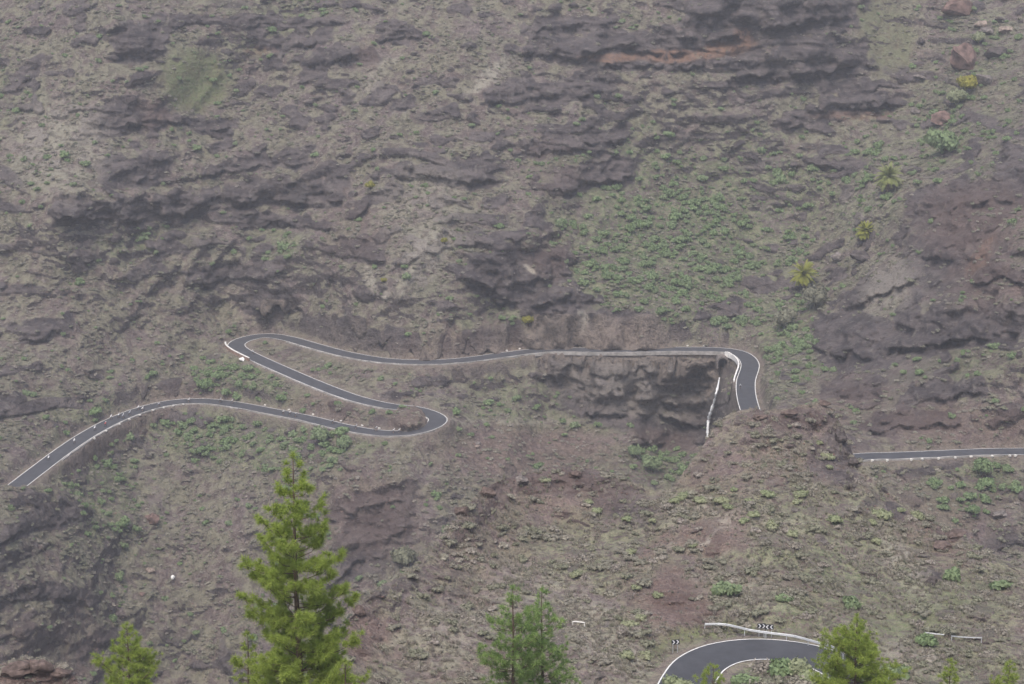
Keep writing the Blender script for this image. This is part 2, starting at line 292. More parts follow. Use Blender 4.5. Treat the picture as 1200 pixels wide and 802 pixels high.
# ------------------------------------------------------------------ materials
def newmat(name):
    m = bpy.data.materials.new(name); m.use_nodes = True
    nt = m.node_tree; return m, nt, nt.nodes['Principled BSDF']
class NT:
    def __init__(s, nt): s.nt = nt
    def n(s, t, **kw):
        nd = s.nt.nodes.new(t)
        for k, v in kw.items(): setattr(nd, k, v)
        return nd
    def l(s, a, b): s.nt.links.new(a, b)
    def noise(s, co, scale, detail=4, rough=.55):
        nd = s.n('ShaderNodeTexNoise'); nd.inputs['Scale'].default_value = scale; nd.inputs['Detail'].default_value = detail; nd.inputs['Roughness'].default_value = rough
        s.l(co, nd.inputs['Vector']); return nd.outputs['Fac']
    def ramp(s, f, lo, hi):
        nd = s.n('ShaderNodeMapRange'); nd.interpolation_type = 'SMOOTHSTEP'
        nd.inputs[1].default_value = lo; nd.inputs[2].default_value = hi; s.l(f, nd.inputs[0]); return nd.outputs[0]
    def mix(s, f, a, b):
        nd = s.n('ShaderNodeMix', data_type='RGBA')
        for v, sk in ((f, nd.inputs[0]), (a, nd.inputs[6]), (b, nd.inputs[7])):
            if isinstance(v, (float, int)): sk.default_value = v
            elif isinstance(v, tuple): sk.default_value = (*v, 1)
            else: s.l(v, sk)
        return nd.outputs[2]
    def math(s, op, a, b):
        nd = s.n('ShaderNodeMath', operation=op)
        for v, sk in ((a, nd.inputs[0]), (b, nd.inputs[1])):
            if isinstance(v, (float, int)): sk.default_value = v
            else: s.l(v, sk)
        return nd.outputs[0]
    def scale_co(s, co, v):
        nd = s.n('ShaderNodeVectorMath', operation='MULTIPLY'); s.l(co, nd.inputs[0]); nd.inputs[1].default_value = v; return nd.outputs[0]

def terrain_mat(name, k, gain=1.0):
    """k: feature scale multiplier (1 far, 2.6 near)"""
    m, nt, bs = newmat(name); g = NT(nt)
    co = g.n('ShaderNodeTexCoord').outputs['Object']
    def chan(nm):
        at = g.n('ShaderNodeAttribute', attribute_name=nm); sp = g.n('ShaderNodeSeparateColor'); g.l(at.outputs['Color'], sp.inputs[0])
        return sp.outputs[0], sp.outputs[1], sp.outputs[2], at.outputs['Alpha']
    rk, gr, rd, pl = chan('mask_a'); og, fd, vg, wet_shade = chan('mask_b')
    big = g.noise(co, .028 * k, 4); mid = g.noise(co, .11 * k, 5, .6); mid2 = g.noise(co, .34 * k, 5, .62); fine = g.noise(co, .95 * k, 5, .65); vfine = g.noise(co, 2.6 * k, 3, .6)
    soil = g.mix(g.ramp(mid2, .38, .62), (.125, .097, .090), (.215, .175, .160))
    soil = g.mix(g.ramp(big, .42, .62), soil, g.mix(g.ramp(mid2, .4, .6), (.135, .105, .105), (.20, .165, .16)))
    soil = g.mix(g.math('MULTIPLY', g.ramp(fine, .50, .68), .8), soil, (.28, .24, .215))
    grass = g.mix(g.ramp(mid2, .36, .62), (.120, .126, .080), (.255, .255, .165))
    grass = g.mix(g.ramp(fine, .55, .72), grass, (.33, .32, .23))
    gmask = g.math('MULTIPLY', g.ramp(g.math('ADD', g.math('MULTIPLY', mid, .6), g.math('MULTIPLY', mid2, .4)), .42, .56), g.math('ADD', .6, g.math('MULTIPLY', gr, .4)))
    c = g.mix(gmask, soil, grass)
    c = g.mix(g.math('MULTIPLY', g.ramp(fine, .46, .62), g.math('MULTIPLY', gr, .85)), c, (.12, .165, .075))
    c = g.mix(g.math('MULTIPLY', rd, g.ramp(mid2, .22, .58)), c, g.mix(g.ramp(fine, .4, .62), (.14, .097, .087), (.235, .175, .155)))
    c = g.mix(g.math('MULTIPLY', pl, g.ramp(mid2, .3, .6)), c, (.38, .35, .29))
    c = g.mix(g.math('MULTIPLY', fd, g.ramp(fine, .2, .55)), c, g.mix(g.ramp(mid2, .35, .65), (.20, .205, .11), (.15, .185, .085)))
    strata = g.noise(g.scale_co(co, (1, 1, 5)), .09 * k, 6, .65); streak = g.noise(g.scale_co(co, (1, 1, .12)), .5 * k, 4, .6)
    rc = g.mix(g.ramp(strata, .36, .66), (.062, .053, .056), (.155, .132, .128))
    rc = g.mix(g.math('MULTIPLY', g.ramp(streak, .52, .72), .6), rc, (.04, .036, .037))
    rc = g.mix(g.math('MULTIPLY', g.ramp(mid2, .54, .70), .75), rc, (.205, .185, .165))
    rc = g.mix(g.math('MULTIPLY', rd, .55), rc, (.15, .095, .078))
    rm = g.ramp(g.math('ADD', rk, g.math('MULTIPLY', g.math('SUBTRACT', g.math('MULTIPLY', g.math('ADD', mid, mid2), .5), .5), 1.7)), .32, .62)
    c = g.mix(rm, c, rc)
    c = g.mix(g.math('MULTIPLY', g.math('MULTIPLY', pl, rm), g.ramp(fine, .3, .5)), c, (.42, .38, .32))
    c = g.mix(g.math('MULTIPLY', og, g.ramp(streak, .25, .6)), c, (.27, .165, .115))
    c = g.mix(g.math('MULTIPLY', wet_shade, .8), c, (.032, .030, .032))  # darkens wet rock and paints shade into the cave hollows
    c = g.mix(g.math('MULTIPLY', vg, g.ramp(fine, .3, .6)), c, (.24, .20, .17))
    c = g.mix(g.math('MULTIPLY', g.ramp(vfine, .55, .75), .35), c, (.07, .062, .058))
    c = g.mix(g.math('MULTIPLY', g.ramp(vfine, .42, .25), .35), c, (.29, .26, .22))
    if gain != 1.0:
        sc_ = g.n('ShaderNodeVectorMath', operation='SCALE'); g.l(c, sc_.inputs[0]); sc_.inputs['Scale'].default_value = gain; c = sc_.outputs[0]
    g.l(c, bs.inputs['Base Color']); bs.inputs['Roughness'].default_value = .95; bs.inputs['Specular IOR Level'].default_value = .15
    bp = g.n('ShaderNodeBump'); bp.inputs['Strength'].default_value = 1.0; bp.inputs['Distance'].default_value = 1.6 / k
    hsum = g.math('ADD', g.math('ADD', g.math('MULTIPLY', fine, .8), g.math('MULTIPLY', vfine, .3)), g.math('MULTIPLY', mid2, 1.0)); g.l(hsum, bp.inputs['Height']); g.l(bp.outputs[0], bs.inputs['Normal'])
    return m
M_FAR = terrain_mat('mountainside', 1.0); M_NEAR = terrain_mat('spur_ground', 2.6, 1.22)

def simple(name, col, rough=.8, var=.25, scale=3.0, spec=.3, metal=0):
    m, nt, bs = newmat(name); g = NT(nt)
    co = g.n('ShaderNodeTexCoord').outputs['Object']
    f = g.ramp(g.noise(co, scale, 5, .65), .3, .7)
    c = g.mix(f, tuple(v * (1 - var) for v in col), tuple(min(v * (1 + var), .9) for v in col))
    g.l(c, bs.inputs['Base Color']); bs.inputs['Roughness'].default_value = rough; bs.inputs['Specular IOR Level'].default_value = spec; bs.inputs['Metallic'].default_value = metal
    bp = g.n('ShaderNodeBump'); bp.inputs['Strength'].default_value = .3; bp.inputs['Distance'].default_value = .05; g.l(f, bp.inputs['Height']); g.l(bp.outputs[0], bs.inputs['Normal'])
    return m
M_ASPH = simple('asphalt', (.066, .068, .076), .85, .16, .35)
M_LINE = simple('road_paint', (.72, .71, .68), .7, .18, 1.2)
M_WALLC = simple('pale_concrete', (.33, .31, .29), .9, .35, .5)
M_WHITEW = simple('white_wall_paint', (.78, .76, .72), .8, .15, .8)
M_PINK = simple('pink_stone', (.30, .20, .16), .9, .3, .9)
M_STONE_W = simple('guard_stone_paint', (.68, .65, .60), .85, .2, 2)
M_BOULD_R = simple('red_boulder', (.165, .112, .097), .95, .5, 2.2, .15)
M_BOULD_G = simple('grey_boulder', (.17, .15, .138), .95, .5, 2.2, .15)
M_BOULD_D = simple('dark_boulder', (.085, .073, .07), .95, .5, 2.2, .15)
M_BOULD_B = simple('brown_crag', (.125, .094, .083), .95, .5, 2.2, .15)
M_BOULD_P = simple('pale_boulder', (.28, .225, .19), .95, .5, 2.2, .15)
M_WHITEROCK = simple('white_stone', (.78, .77, .74), .8, .1, 1)
M_STEEL = simple('galvanised_steel', (.55, .57, .59), .5, .12, 2, .5, .3)
M_SIGNW = simple('sign_white', (.78, .79, .80), .5, .04, 2)
M_SIGNB = simple('sign_black', (.022, .024, .035), .5, .1, 2)
M_WATER = simple('falling_water', (.80, .83, .86), .3, .12, .8, .5)
M_BARK = simple('bark', (.12, .085, .065), .95, .35, 4)
M_TYRE = simple('tyre_rubber', (.02, .02, .022), .8, .1, 3)
M_BIKE = simple('bicycle_frame', (.10, .10, .11), .4, .1, 3, .5)
M_SKIN = simple('skin', (.42, .27, .2), .6, .05, 3)
M_SHORT = simple('black_shorts', (.03, .03, .035), .8, .1, 3)
M_JW = simple('white_jersey', (.80, .80, .80), .7, .05, 3); M_JR = simple('red_jersey', (.5, .10, .10), .7, .05, 3); M_JG = simple('grey_jersey', (.42, .44, .48), .7, .05, 3)
M_DEADWOOD = simple('dead_fronds', (.25, .2, .15), .95, .3, 2)

def leafmat(name, dark, light, yellow, trans=.25):
    m, nt, bs = newmat(name); g = NT(nt)
    co = g.n('ShaderNodeTexCoord').outputs['Object']
    ti = g.n('ShaderNodeAttribute', attribute_name='tint', attribute_type='INSTANCER').outputs['Fac']
    oi = g.n('ShaderNodeObjectInfo').outputs['Random']
    f = g.ramp(g.noise(co, 2.6, 4, .7), .3, .7)
    c = g.mix(f, dark, light)
    r = g.math('FRACT', g.math('ADD', oi, ti), 0.0)
    c = g.mix(g.math('MULTIPLY', r, .6), c, yellow)
    g.l(c, bs.inputs['Base Color']); bs.inputs['Roughness'].default_value = .8; bs.inputs['Specular IOR Level'].default_value = .15
    tr = g.n('ShaderNodeBsdfTranslucent'); g.l(c, tr.inputs['Color']); mx = g.n('ShaderNodeMixShader'); mx.inputs[0].default_value = trans
    g.l(bs.outputs[0], mx.inputs[1]); g.l(tr.outputs[0], mx.inputs[2]); g.l(mx.outputs[0], nt.nodes['Material Output'].inputs['Surface'])
    return m
M_GREEN = leafmat('green_leaves', (.155, .225, .105), (.27, .36, .18), (.25, .30, .18))
M_PALEG = leafmat('pale_green_leaves', (.21, .245, .135), (.35, .39, .23), (.36, .36, .24))
M_SCRUB = leafmat('grey_green_scrub', (.16, .165, .115), (.30, .305, .215), (.28, .245, .225))
M_DRY = leafmat('dry_twigs', (.25, .215, .195), (.45, .405, .355), (.33, .33, .24))
M_PINE = leafmat('pine_needles', (.25, .33, .07), (.46, .54, .14), (.36, .45, .10), .5)
M_PINE_B = leafmat('blue_green_pine_needles', (.21, .32, .11), (.38, .50, .19), (.30, .41, .14), .5)
M_PALM = leafmat('palm_fronds', (.15, .19, .07), (.32, .37, .15), (.32, .34, .12), .3)
M_PALMY = leafmat('yellow_palm_fronds', (.22, .21, .035), (.42, .39, .07), (.28, .32, .07), .3)
M_YEL = leafmat('yellow_green_leaves', (.22, .22, .045), (.38, .37, .085), (.36, .33, .07), .3)

# ------------------------------------------------------------------ object helpers
def link(name, me, mat=None, parent=None, loc=None):
    o = bpy.data.objects.new(name, me); COL.objects.link(o)
    if mat is not None and me is not None and len(me.materials) == 0: me.materials.append(mat)
    if parent is not None: o.parent = parent
    if loc is not None: o.location = loc
    return o
def tag(o, label, cat, group=None):
    o['label'] = label; o['category'] = cat
    if group: o['group'] = group
    return o
def empty(name, loc, rz=0, s=1.0):
    o = bpy.data.objects.new(name, None); COL.objects.link(o); o.location = loc; o.rotation_euler = (0, 0, rz); o.scale = (s, s, s); o.empty_display_size = .3; return o
def pymesh(name, verts, faces, smooth=False):
    me = bpy.data.meshes.new(name); me.from_pydata([tuple(map(float, v)) for v in verts], [], faces); me.update()
    if smooth: smooth_all(me)
    return me
class MB:
    def __init__(s): s.v = []; s.f = []
    def add(s, v, f): b = len(s.v); s.v += [tuple(p) for p in v]; s.f += [tuple(i + b for i in q) for q in f]
    def box(s, c, d, M=None):
        vs = [Vector((sx * d[0] / 2, sy * d[1] / 2, sz * d[2] / 2)) for sx in (-1, 1) for sy in (-1, 1) for sz in (-1, 1)]
        if M is not None: vs = [M @ v for v in vs]
        s.add([v + Vector(c) for v in vs], [(0, 1, 3, 2), (4, 6, 7, 5), (0, 4, 5, 1), (2, 3, 7, 6), (0, 2, 6, 4), (1, 5, 7, 3)])
    def tube(s, pts, rad, n=6, cap=True):
        pts = [Vector(p) for p in pts]; rad = rad if isinstance(rad, (list, tuple)) else [rad] * len(pts)
        ring = []; up = Vector((0, 0, 1)); b = len(s.v)
        for i, p in enumerate(pts):
            d = (pts[min(i + 1, len(pts) - 1)] - pts[max(i - 1, 0)]).normalized()
            a = d.cross(up if abs(d.z) < .9 else Vector((1, 0, 0))).normalized(); c = d.cross(a)
            for k in range(n):
                th = 2 * math.pi * k / n; s.v.append(tuple(p + (a * math.cos(th) + c * math.sin(th)) * rad[i]))
        for i in range(len(pts) - 1):
            for k in range(n):
                s.f.append((b + i * n + k, b + i * n + (k + 1) % n, b + (i + 1) * n + (k + 1) % n, b + (i + 1) * n + k))
        if cap:
            s.f.append(tuple(b + k for k in range(n))[::-1]); e = b + (len(pts) - 1) * n; s.f.append(tuple(e + k for k in range(n)))
    def mesh(s, name, smooth=False): return pymesh(name, s.v, s.f, smooth)

# ------------------------------------------------------------------ link mountainside
far_me = grid_mesh('mountainside', FV, {'mask_a': [rock, green, red, pale], 'mask_b': [orange, field, verge,
    blobs([(838, 478, 7, 42, 12, .5), (847, 425, 5, 10, 0, .5), (310, 372, 9, 16, 0, .8), (695, 440, 4, 26, 5, .6), (738, 428, 3, 16, 0, .6), (349, 230, 12, 16, 0, .7)], PX + 2 * wob3, PY + 2 * wob3, .5)]})  # wet streaks, plus cave and culvert shade painted dark
o = link('mountainside', far_me, M_FAR); o['kind'] = 'structure'
def far_pt(px, py):
    """ground point that shows at photo pixel (px, py)"""
    i0 = int((px - FX0) / FS); j0 = int((py - FY0) / FS); W_ = FV[max(i0 - 8, 0):i0 + 9, max(j0 - 22, 0):j0 + 23].reshape(-1, 3)
    d_ = W_[:, 1] * CP + W_[:, 2] * SP; e_ = np.hypot(600 + FPX * W_[:, 0] / d_ - px, 401 - FPX * (-W_[:, 1] * SP + W_[:, 2] * CP) / d_ - py)
    k_ = np.where(e_ < max(1.6, e_.min() + .3))[0]; return W_[k_[W_[k_, 1].argmin()]].copy()
def far_grid(px, py): return bilin(FV, np.asarray((np.asarray(px, float) - FX0) / FS), np.asarray((np.asarray(py, float) - FY0) / FS))

# ------------------------------------------------------------------ NEAR spur
nxs = np.arange(-260, 1520, 1.5)
SIL = np.interp(nxs, [-170, -60, 0, 30, 55, 85, 105, 380, 394, 401, 410, 440, 480, 500, 520, 540, 560, 590, 620, 650, 690, 730, 760, 785, 800, 820, 836, 858, 880, 900, 930, 958, 975, 988, 1000, 1022, 1060, 1110, 1150, 1200, 1371],
                [800, 785, 780, 773, 776, 790, 815, 830, 806, 760, 725, 692, 668, 650, 628, 600, 578, 560, 554, 547, 550, 560, 572, 575, 555, 528, 503, 482, 478, 481, 480, 471, 478, 500, 532, 560, 592, 624, 645, 666, 720])
SIL = SIL + 3.0 * perlin(nxs / 14, 0.3, 5.1) + 2.0 * perlin(nxs / 5, .7, 2.1)
nctl = [(880, 747, 225), (880, 775, 218), (800, 780, 216.5), (1000, 790, 214.5), (880, 812, 209), (600, 812, 208), (450, 812, 206), (1200, 812, 209), (700, 812, 208), (830, 700, 237), (960, 700, 236), (1150, 760, 222), (1150, 650, 252), (1100, 700, 238),
        (830, 620, 254), (900, 560, 268), (960, 475, 288), (860, 485, 285), (820, 530, 278), (780, 580, 266), (740, 620, 258), (760, 700, 236), (650, 549, 273), (700, 560, 272), (590, 562, 266), (560, 580, 258), (520, 630, 246), (600, 650, 250), (600, 720, 230),
        (500, 720, 226), (440, 692, 226), (402, 760, 212), (450, 760, 217), (1000, 530, 282), (1060, 590, 268), (1200, 666, 250), (1010, 620, 258), (1200, 720, 232), (40, 780, 205), (-100, 790, 205), (40, 812, 202), (1371, 720, 235), (1371, 812, 208), (1520, 812, 208), (1520, 720, 235), (-260, 790, 205), (-260, 812, 202), (250, 815, 203), (1015, 560, 270), (930, 500, 281)]
NVROWS, NFRONT, NBACK = 230, 60, 55
sv = np.linspace(0, 1, NVROWS)
BOT = 813.0
nb = np.where(SIL < BOT - 4, SIL, BOT - 4)
NPY = BOT + (nb[:, None] - BOT) * sv[None, :]; NPX = np.repeat(nxs[:, None], NVROWS, 1)
gx = np.arange(-280, 1550, 10.0); gy = np.arange(440, 840, 10.0)
NG = rbf([(c[0], c[1]) for c in nctl], [c[2] for c in nctl], *np.meshgrid(gx, gy, indexing='ij'), sm=.01)
NYv = bilin(NG, (NPX - gx[0]) / 10, (NPY - gy[0]) / 10)
nax, naz = ray(NPX, NPY)
edge = sstep(0, .04, 1 - sv)[None, :] * .8 + .2
X = nax * NYv; Z = naz * NYv
nw2 = perlin(NPX / 16, NPY / 12, 3.3); nw1 = perlin(NPX / 50, NPY / 40, 8.3)
NXw = NPX + 12 * nw2 + 14 * nw1; NYw = NPY + 8 * nw2 + 8 * nw1
nrock = blobs([(930, 490, 75, 15, 5, .75), (980, 535, 32, 45, 55, .9), (900, 505, 40, 14, 0, .5), (650, 562, 95, 22, 0, .75), (560, 600, 20, 50, 40, .8), (730, 590, 55, 30, 20, .6), (790, 700, 45, 40, 20, .5), (930, 640, 30, 10, 20, .4), (1050, 600, 30, 10, 35, .8), (1110, 625, 24, 12, 30, .9), (1090, 675, 14, 14, 0, .7), (640, 620, 60, 40, 0, .3),
                 (470, 690, 60, 12, -30, .5), (40, 790, 60, 16, 0, .8), (1150, 690, 50, 10, 30, .35)], NXw, NYw)
bank = blobs([(790, 705, 55, 45, 15, 1)], NXw, NYw)
noc = sstep(.22, .45, perlin(X / 5, NYv / 5, Z / 3 + 3) + .6 * perlin(X / 2.2, NYv / 2.2, Z / 1.4 + 7)) * .75
nrock = np.maximum(nrock, noc * .6)
disp = 1.3 * perlin(X / 14, NYv / 14, Z / 10) + 1.2 * perlin(X / 6, NYv / 6, Z / 5) + .55 * perlin(X / 2.2, NYv / 2.2, Z / 2) + .17 * perlin(X / .9, NYv / .9, Z / .8)
disp += nrock * (.75 * (1 - 2.2 * np.abs(perlin(X / 5, NYv / 5, Z / 2.2))) + .5 * (1 - 2.2 * np.abs(perlin(X / 1.9, NYv / 1.9, Z / 1.0))))
NYd = NYv - disp * edge * 1.2
NV = np.stack([nax * NYd, NYd, naz * NYd], -1)
# front: slope under the camera
FRONT = np.zeros((len(nxs), NFRONT, 3))
ax0, _ = ray(nxs, np.full(len(nxs), BOT))
for k in range(NFRONT):
    u = k / NFRONT
    yy = 22 + (NV[:, 0, 1] - 22) * u
    zl = -5.2 - .417 * yy
    w = sstep(.8, 1.0, np.full(len(nxs), u))
    zt = NV[:, 0, 2] - (NV[:, 0, 1] - yy) * -.417
    z = zl * (1 - w) + (zt) * w + (1 - w) * .5 * perlin(ax0 * yy / 9, yy / 9, .2)
    FRONT[:, k] = np.stack([ax0 * (yy + .6 * (NV[:, 0, 1] - yy)), yy, z], -1)
# back: far flank falling into the ravine
BACK = np.zeros((len(nxs), NBACK, 3))
p = NV[:, -1].copy(); axb = p[:, 0] / p[:, 1]
for k in range(NBACK):
    st = .35 + 4.2 * (k / NBACK) ** 1.1
    sl = .42 + .55 * min(1, k / 8)
    p = p + np.stack([axb * st, np.full(len(nxs), st), np.full(len(nxs), -sl * st)], -1)
    q = p.copy(); am = min(1, k / 6)
    q[:, 2] += am * (1.6 * perlin(q[:, 0] / 9, q[:, 1] / 9, .4) + .7 * perlin(q[:, 0] / 3, q[:, 1] / 3, .9)) - .8 * am
    BACK[:, k] = q
NVall = np.concatenate([FRONT, NV, BACK], 1)
# bench for the hairpin
L = ROAD_NEAR
sub = NVall.reshape(-1, 3)
ii = np.where((sub[:, 1] > 170) & (sub[:, 1] < 245) & (sub[:, 0] > -5) & (sub[:, 0] < 60))[0]
dn = np.full(len(sub), 1e3)
cen = L.mean(0)
for c in range(0, len(ii), 20000):
    k = ii[c:c + 20000]; P = sub[k]
    d2 = np.hypot(P[:, None, 0] - L[None, :, 0], P[:, None, 1] - L[None, :, 1]); b = d2.argmin(1); d = d2[np.arange(len(k)), b]; zr = L[b, 2]
    w = 1 - sstep(W_NEAR + 2.2, W_NEAR + 6.0, d)
    sub[k, 2] = P[:, 2] * (1 - w) + (zr - .05 - .12 * sstep(W_NEAR, W_NEAR + 1.5, d)) * w
    dn[k] = d
NVall = sub.reshape(NVall.shape); dn = dn.reshape(NVall.shape[:2])
NN = grid_normals(NVall); NN[NN[..., 2] < 0] *= -1
def pad(m): return np.concatenate([np.repeat(m[:, :1], NFRONT, 1), m, np.repeat(m[:, -1:], NBACK, 1)], 1)
ngreen = blobs([(1000, 700, 190, 90, 0, .75), (870, 740, 80, 20, 0, .8), (700, 640, 120, 60, 20, .4), (830, 590, 60, 25, 0, .6), (960, 620, 120, 60, 20, .5), (1100, 770, 100, 50, 0, .7), (760, 760, 40, 30, 0, .6), (900, 790, 60, 25, 0, .8)], NXw, NYw)
nred = blobs([(835, 625, 45, 30, -20, .9), (790, 705, 55, 45, 20, 1), (430, 750, 35, 40, 0, .9), (780, 640, 50, 14, -30, .8), (640, 580, 110, 40, 0, .6), (560, 640, 70, 60, 0, .4), (930, 490, 90, 26, 0, .5), (830, 560, 80, 30, 10, .45), (900, 680, 60, 16, 15, .4), (560, 775, 40, 14, -15, .5), (40, 790, 80, 30, 0, .9), (1100, 630, 50, 25, 20, .6), (900, 540, 70, 30, 0, .5)], NXw, NYw)
npale = blobs([(800, 640, 45, 5, -30, .75), (846, 610, 22, 12, 0, .6), (815, 592, 32, 5, 20, .7), (840, 660, 20, 5, -60, .5), (900, 610, 60, 14, 10, .35), (620, 690, 60, 30, 0, .35), (745, 448, 110, 42, 8, .32), (760, 480, 60, 12, 8, .4), (720, 765, 40, 20, 20, .8), (1060, 665, 55, 20, 50, .7), (870, 690, 60, 30, 10, .35), (520, 740, 70, 40, -20, .35), (690, 720, 40, 14, 0, .5), (1050, 780, 50, 30, 0, .4), (800, 600, 30, 10, 0, .4)], NXw, NYw)
nfield = blobs([(850, 738, 90, 9, -5, .9), (1080, 720, 80, 40, 0, .25)], NXw, NYw)
zer = np.zeros_like(nrock)
rk = pad(nrock); rk = np.maximum(rk, .8 * (1 - sstep(.45, .65, NN[..., 2])))
near_me = grid_mesh('spur_ground', NVall, {'mask_a': [rk, pad(ngreen), pad(nred), pad(npale)], 'mask_b': [pad(zer), pad(nfield), (dn < W_NEAR + 1.2) * .8, pad(zer)]})
o = link('spur_ground', near_me, M_NEAR); o['kind'] = 'structure'
def near_pt(px, py):
    fi = (np.asarray(px, float) - nxs[0]) / 1.5
    s = np.interp(px, nxs, nb); fj = NFRONT + (np.asarray(py, float) - BOT) / (s - BOT) * (NVROWS - 1)
    return bilin(NVall, fi, fj)
def front_pt(x, yw):
    rows = NVall[:, :NFRONT + 20]; zs = [(float(np.interp(x, rows[:, k, 0], rows[:, k, 1])), float(np.interp(x, rows[:, k, 0], rows[:, k, 2]))) for k in range(rows.shape[1])]
    return np.array([x, yw, float(np.interp(yw, [q[0] for q in zs], [q[1] for q in zs]))])

# ------------------------------------------------------------------ roads
def ribbon(L, off0, off1, dz=0.0, z2=None, i0=0, i1=None):
    L = L[i0:i1]; T = np.gradient(L, axis=0); T[:, 2] = 0; T /= np.linalg.norm(T, axis=1)[:, None]
    N = np.stack([-T[:, 1], T[:, 0], 0 * T[:, 0]], -1)
    off0 = np.broadcast_to(off0, len(L)); off1 = np.broadcast_to(off1, len(L))
    A = L + N * off0[:, None]; B = L + N * off1[:, None]; A[:, 2] += dz; B[:, 2] += dz
    n = len(L)
    return np.concatenate([A, B]), [(i, i + 1, n + i + 1, n + i) for i in range(n - 1)]
def ribbon_obj(name, L, a, b, dz, mat, parent=None, n=4, kind=True):
    mb = MB(); offs = np.linspace(a, b, n + 1)
    for k in range(n): v, f = ribbon(L, offs[k], offs[k + 1], dz); mb.add(v, f)
    me = mb.mesh(name); bmn = bmesh.new(); bmn.from_mesh(me); bmesh.ops.remove_doubles(bmn, verts=bmn.verts, dist=1e-3); bmn.normal_update()
    for f_ in bmn.faces:
        if f_.normal.z < 0: f_.normal_flip()
    bmn.to_mesh(me); bmn.free()
    o = link(name, me, mat, parent)
    if parent is None and kind: o['kind'] = 'structure'
    return o
def make_road(L, w, lw, name):
    r = ribbon_obj(name, L, -w, w, .02, M_ASPH)
    for s in (-1, 1):
        ribbon_obj('edge_line', L, s * (w - .1) - lw / 2, s * (w - .1) + lw / 2, .03, M_LINE, r, 1)
    return r
make_road(ROAD_MAIN, W_FAR, .24, 'road'); make_road(ROAD_RIGHT, W_FAR, .2, 'road'); make_road(ROAD_NEAR, W_NEAR, .17, 'road')

def nearest_i(L, px, py):
    q = np.array([to_px(p) for p in L]); return int(np.hypot(q[:, 0] - px, q[:, 1] - py).argmin())
def side_of(L):   # +1 if left normal offset points toward the camera
    T = np.gradient(L, axis=0); N = np.stack([-T[:, 1], T[:, 0]], -1); return np.sign(-(N * L[:, :2]).sum(1))
def parapet(L, i0, i1, off, width, top, bot, name, mat, label, cat='wall', capmat=None, group=None):
    S = L[i0:i1]; T = np.gradient(S, axis=0); T[:, 2] = 0; T /= np.linalg.norm(T, axis=1)[:, None]; N = np.stack([-T[:, 1], T[:, 0], 0 * T[:, 0]], -1)
    n = len(S); mb = MB()
    A = S + N * off; B = S + N * (off + width)
    jit = .06 * rng.normal(size=n)
    vs = []
    for Q, zt in ((A, bot), (A, top), (B, top), (B, bot)):
        Q = Q.copy(); Q[:, 2] += zt + (jit if zt == top else 0); vs.append(Q)
    vs = np.concatenate(vs); f = []
    for r in range(3):
        for i in range(n - 1): f.append((r * n + i, r * n + i + 1, (r + 1) * n + i + 1, (r + 1) * n + i))
    f += [(0, n, 2 * n, 3 * n), (n - 1, 4 * n - 1, 3 * n - 1, 2 * n - 1)]
    mb.add(vs, f); o = link(name, mb.mesh(name), mat); tag(o, label, cat, group)
    if capmat:
        c0 = A.copy(); c1 = B.copy(); v = []
        for Q, dz, e in ((A, top + .004, -.05), (A, top + .16, -.05), (B, top + .16, .05), (B, top + .004, .05)):
            q = Q + N * e * (1 if width > 0 else -1); q[:, 2] += dz + jit * 0 + .1; v.append(q)
        m2 = MB(); m2.add(np.concatenate(v), f); link('coping', m2.mesh('coping'), capmat, o)
    return o
nm = lambda px, py: nearest_i(ROAD_MAIN, px, py)
# valley side = side facing the camera
sm = side_of(ROAD_MAIN)
def par(a, b, top, bot, mat, label, name='retaining_wall', capmat=None, sgn=1, w=.45, out=.45, group=None):
    i0, i1 = sorted((nm(*a), nm(*b))); s = sm[(i0 + i1) // 2] * sgn
    return parapet(ROAD_MAIN, i0, i1 + 1, s * (W_FAR + out), s * w, top, bot, name, mat, label, capmat=capmat, group=group)
par((850, 411), (560, 420), -.02 + .3, -.9, M_WALLC, 'long pale concrete kerb wall edging the road above the dark cliff')
par((552, 421), (345, 399), .25, -1.2, M_WALLC, 'pale concrete kerb wall under the curving upper road')
par((268, 400), (302, 421), .9, -2.6, M_PINK, 'pink stone wall with white coping at the left hairpin bend', capmat=M_WHITEW)
par((308, 424), (458, 477), .25, -1.0, M_WALLC, 'pale concrete kerb wall below the slanting middle road')
par((505, 485), (508, 499), .35, -.9, M_WHITEW, 'white kerb wall around the tight hairpin by the brown mound', sgn=1 if False else sm[nm(513, 491)] * sm[nm(513, 491)])
par((500, 501), (300, 479), .3, -1.2, M_WALLC, 'pale kerb wall under the lower road with cyclists')
par((288, 477), (60, 540), .25, -.9, M_WALLC, 'pale kerb wall along the lower road curving to the left')
par((874, 448), (858, 412), .55, -1.2, M_WHITEW, 'white parapet on the inside of the bend above the waterfall', sgn=-1)
sr = side_of(ROAD_RIGHT)
i0, i1 = nearest_i(ROAD_RIGHT, 1000, 536), nearest_i(ROAD_RIGHT, 1178, 529)
parapet(ROAD_RIGHT, i0, i1, sr[i0] * (W_FAR + .35), sr[i0] * .5, .3, -2.0, 'retaining_wall', M_WALLC, 'pale grey retaining wall under the separate road on the right')

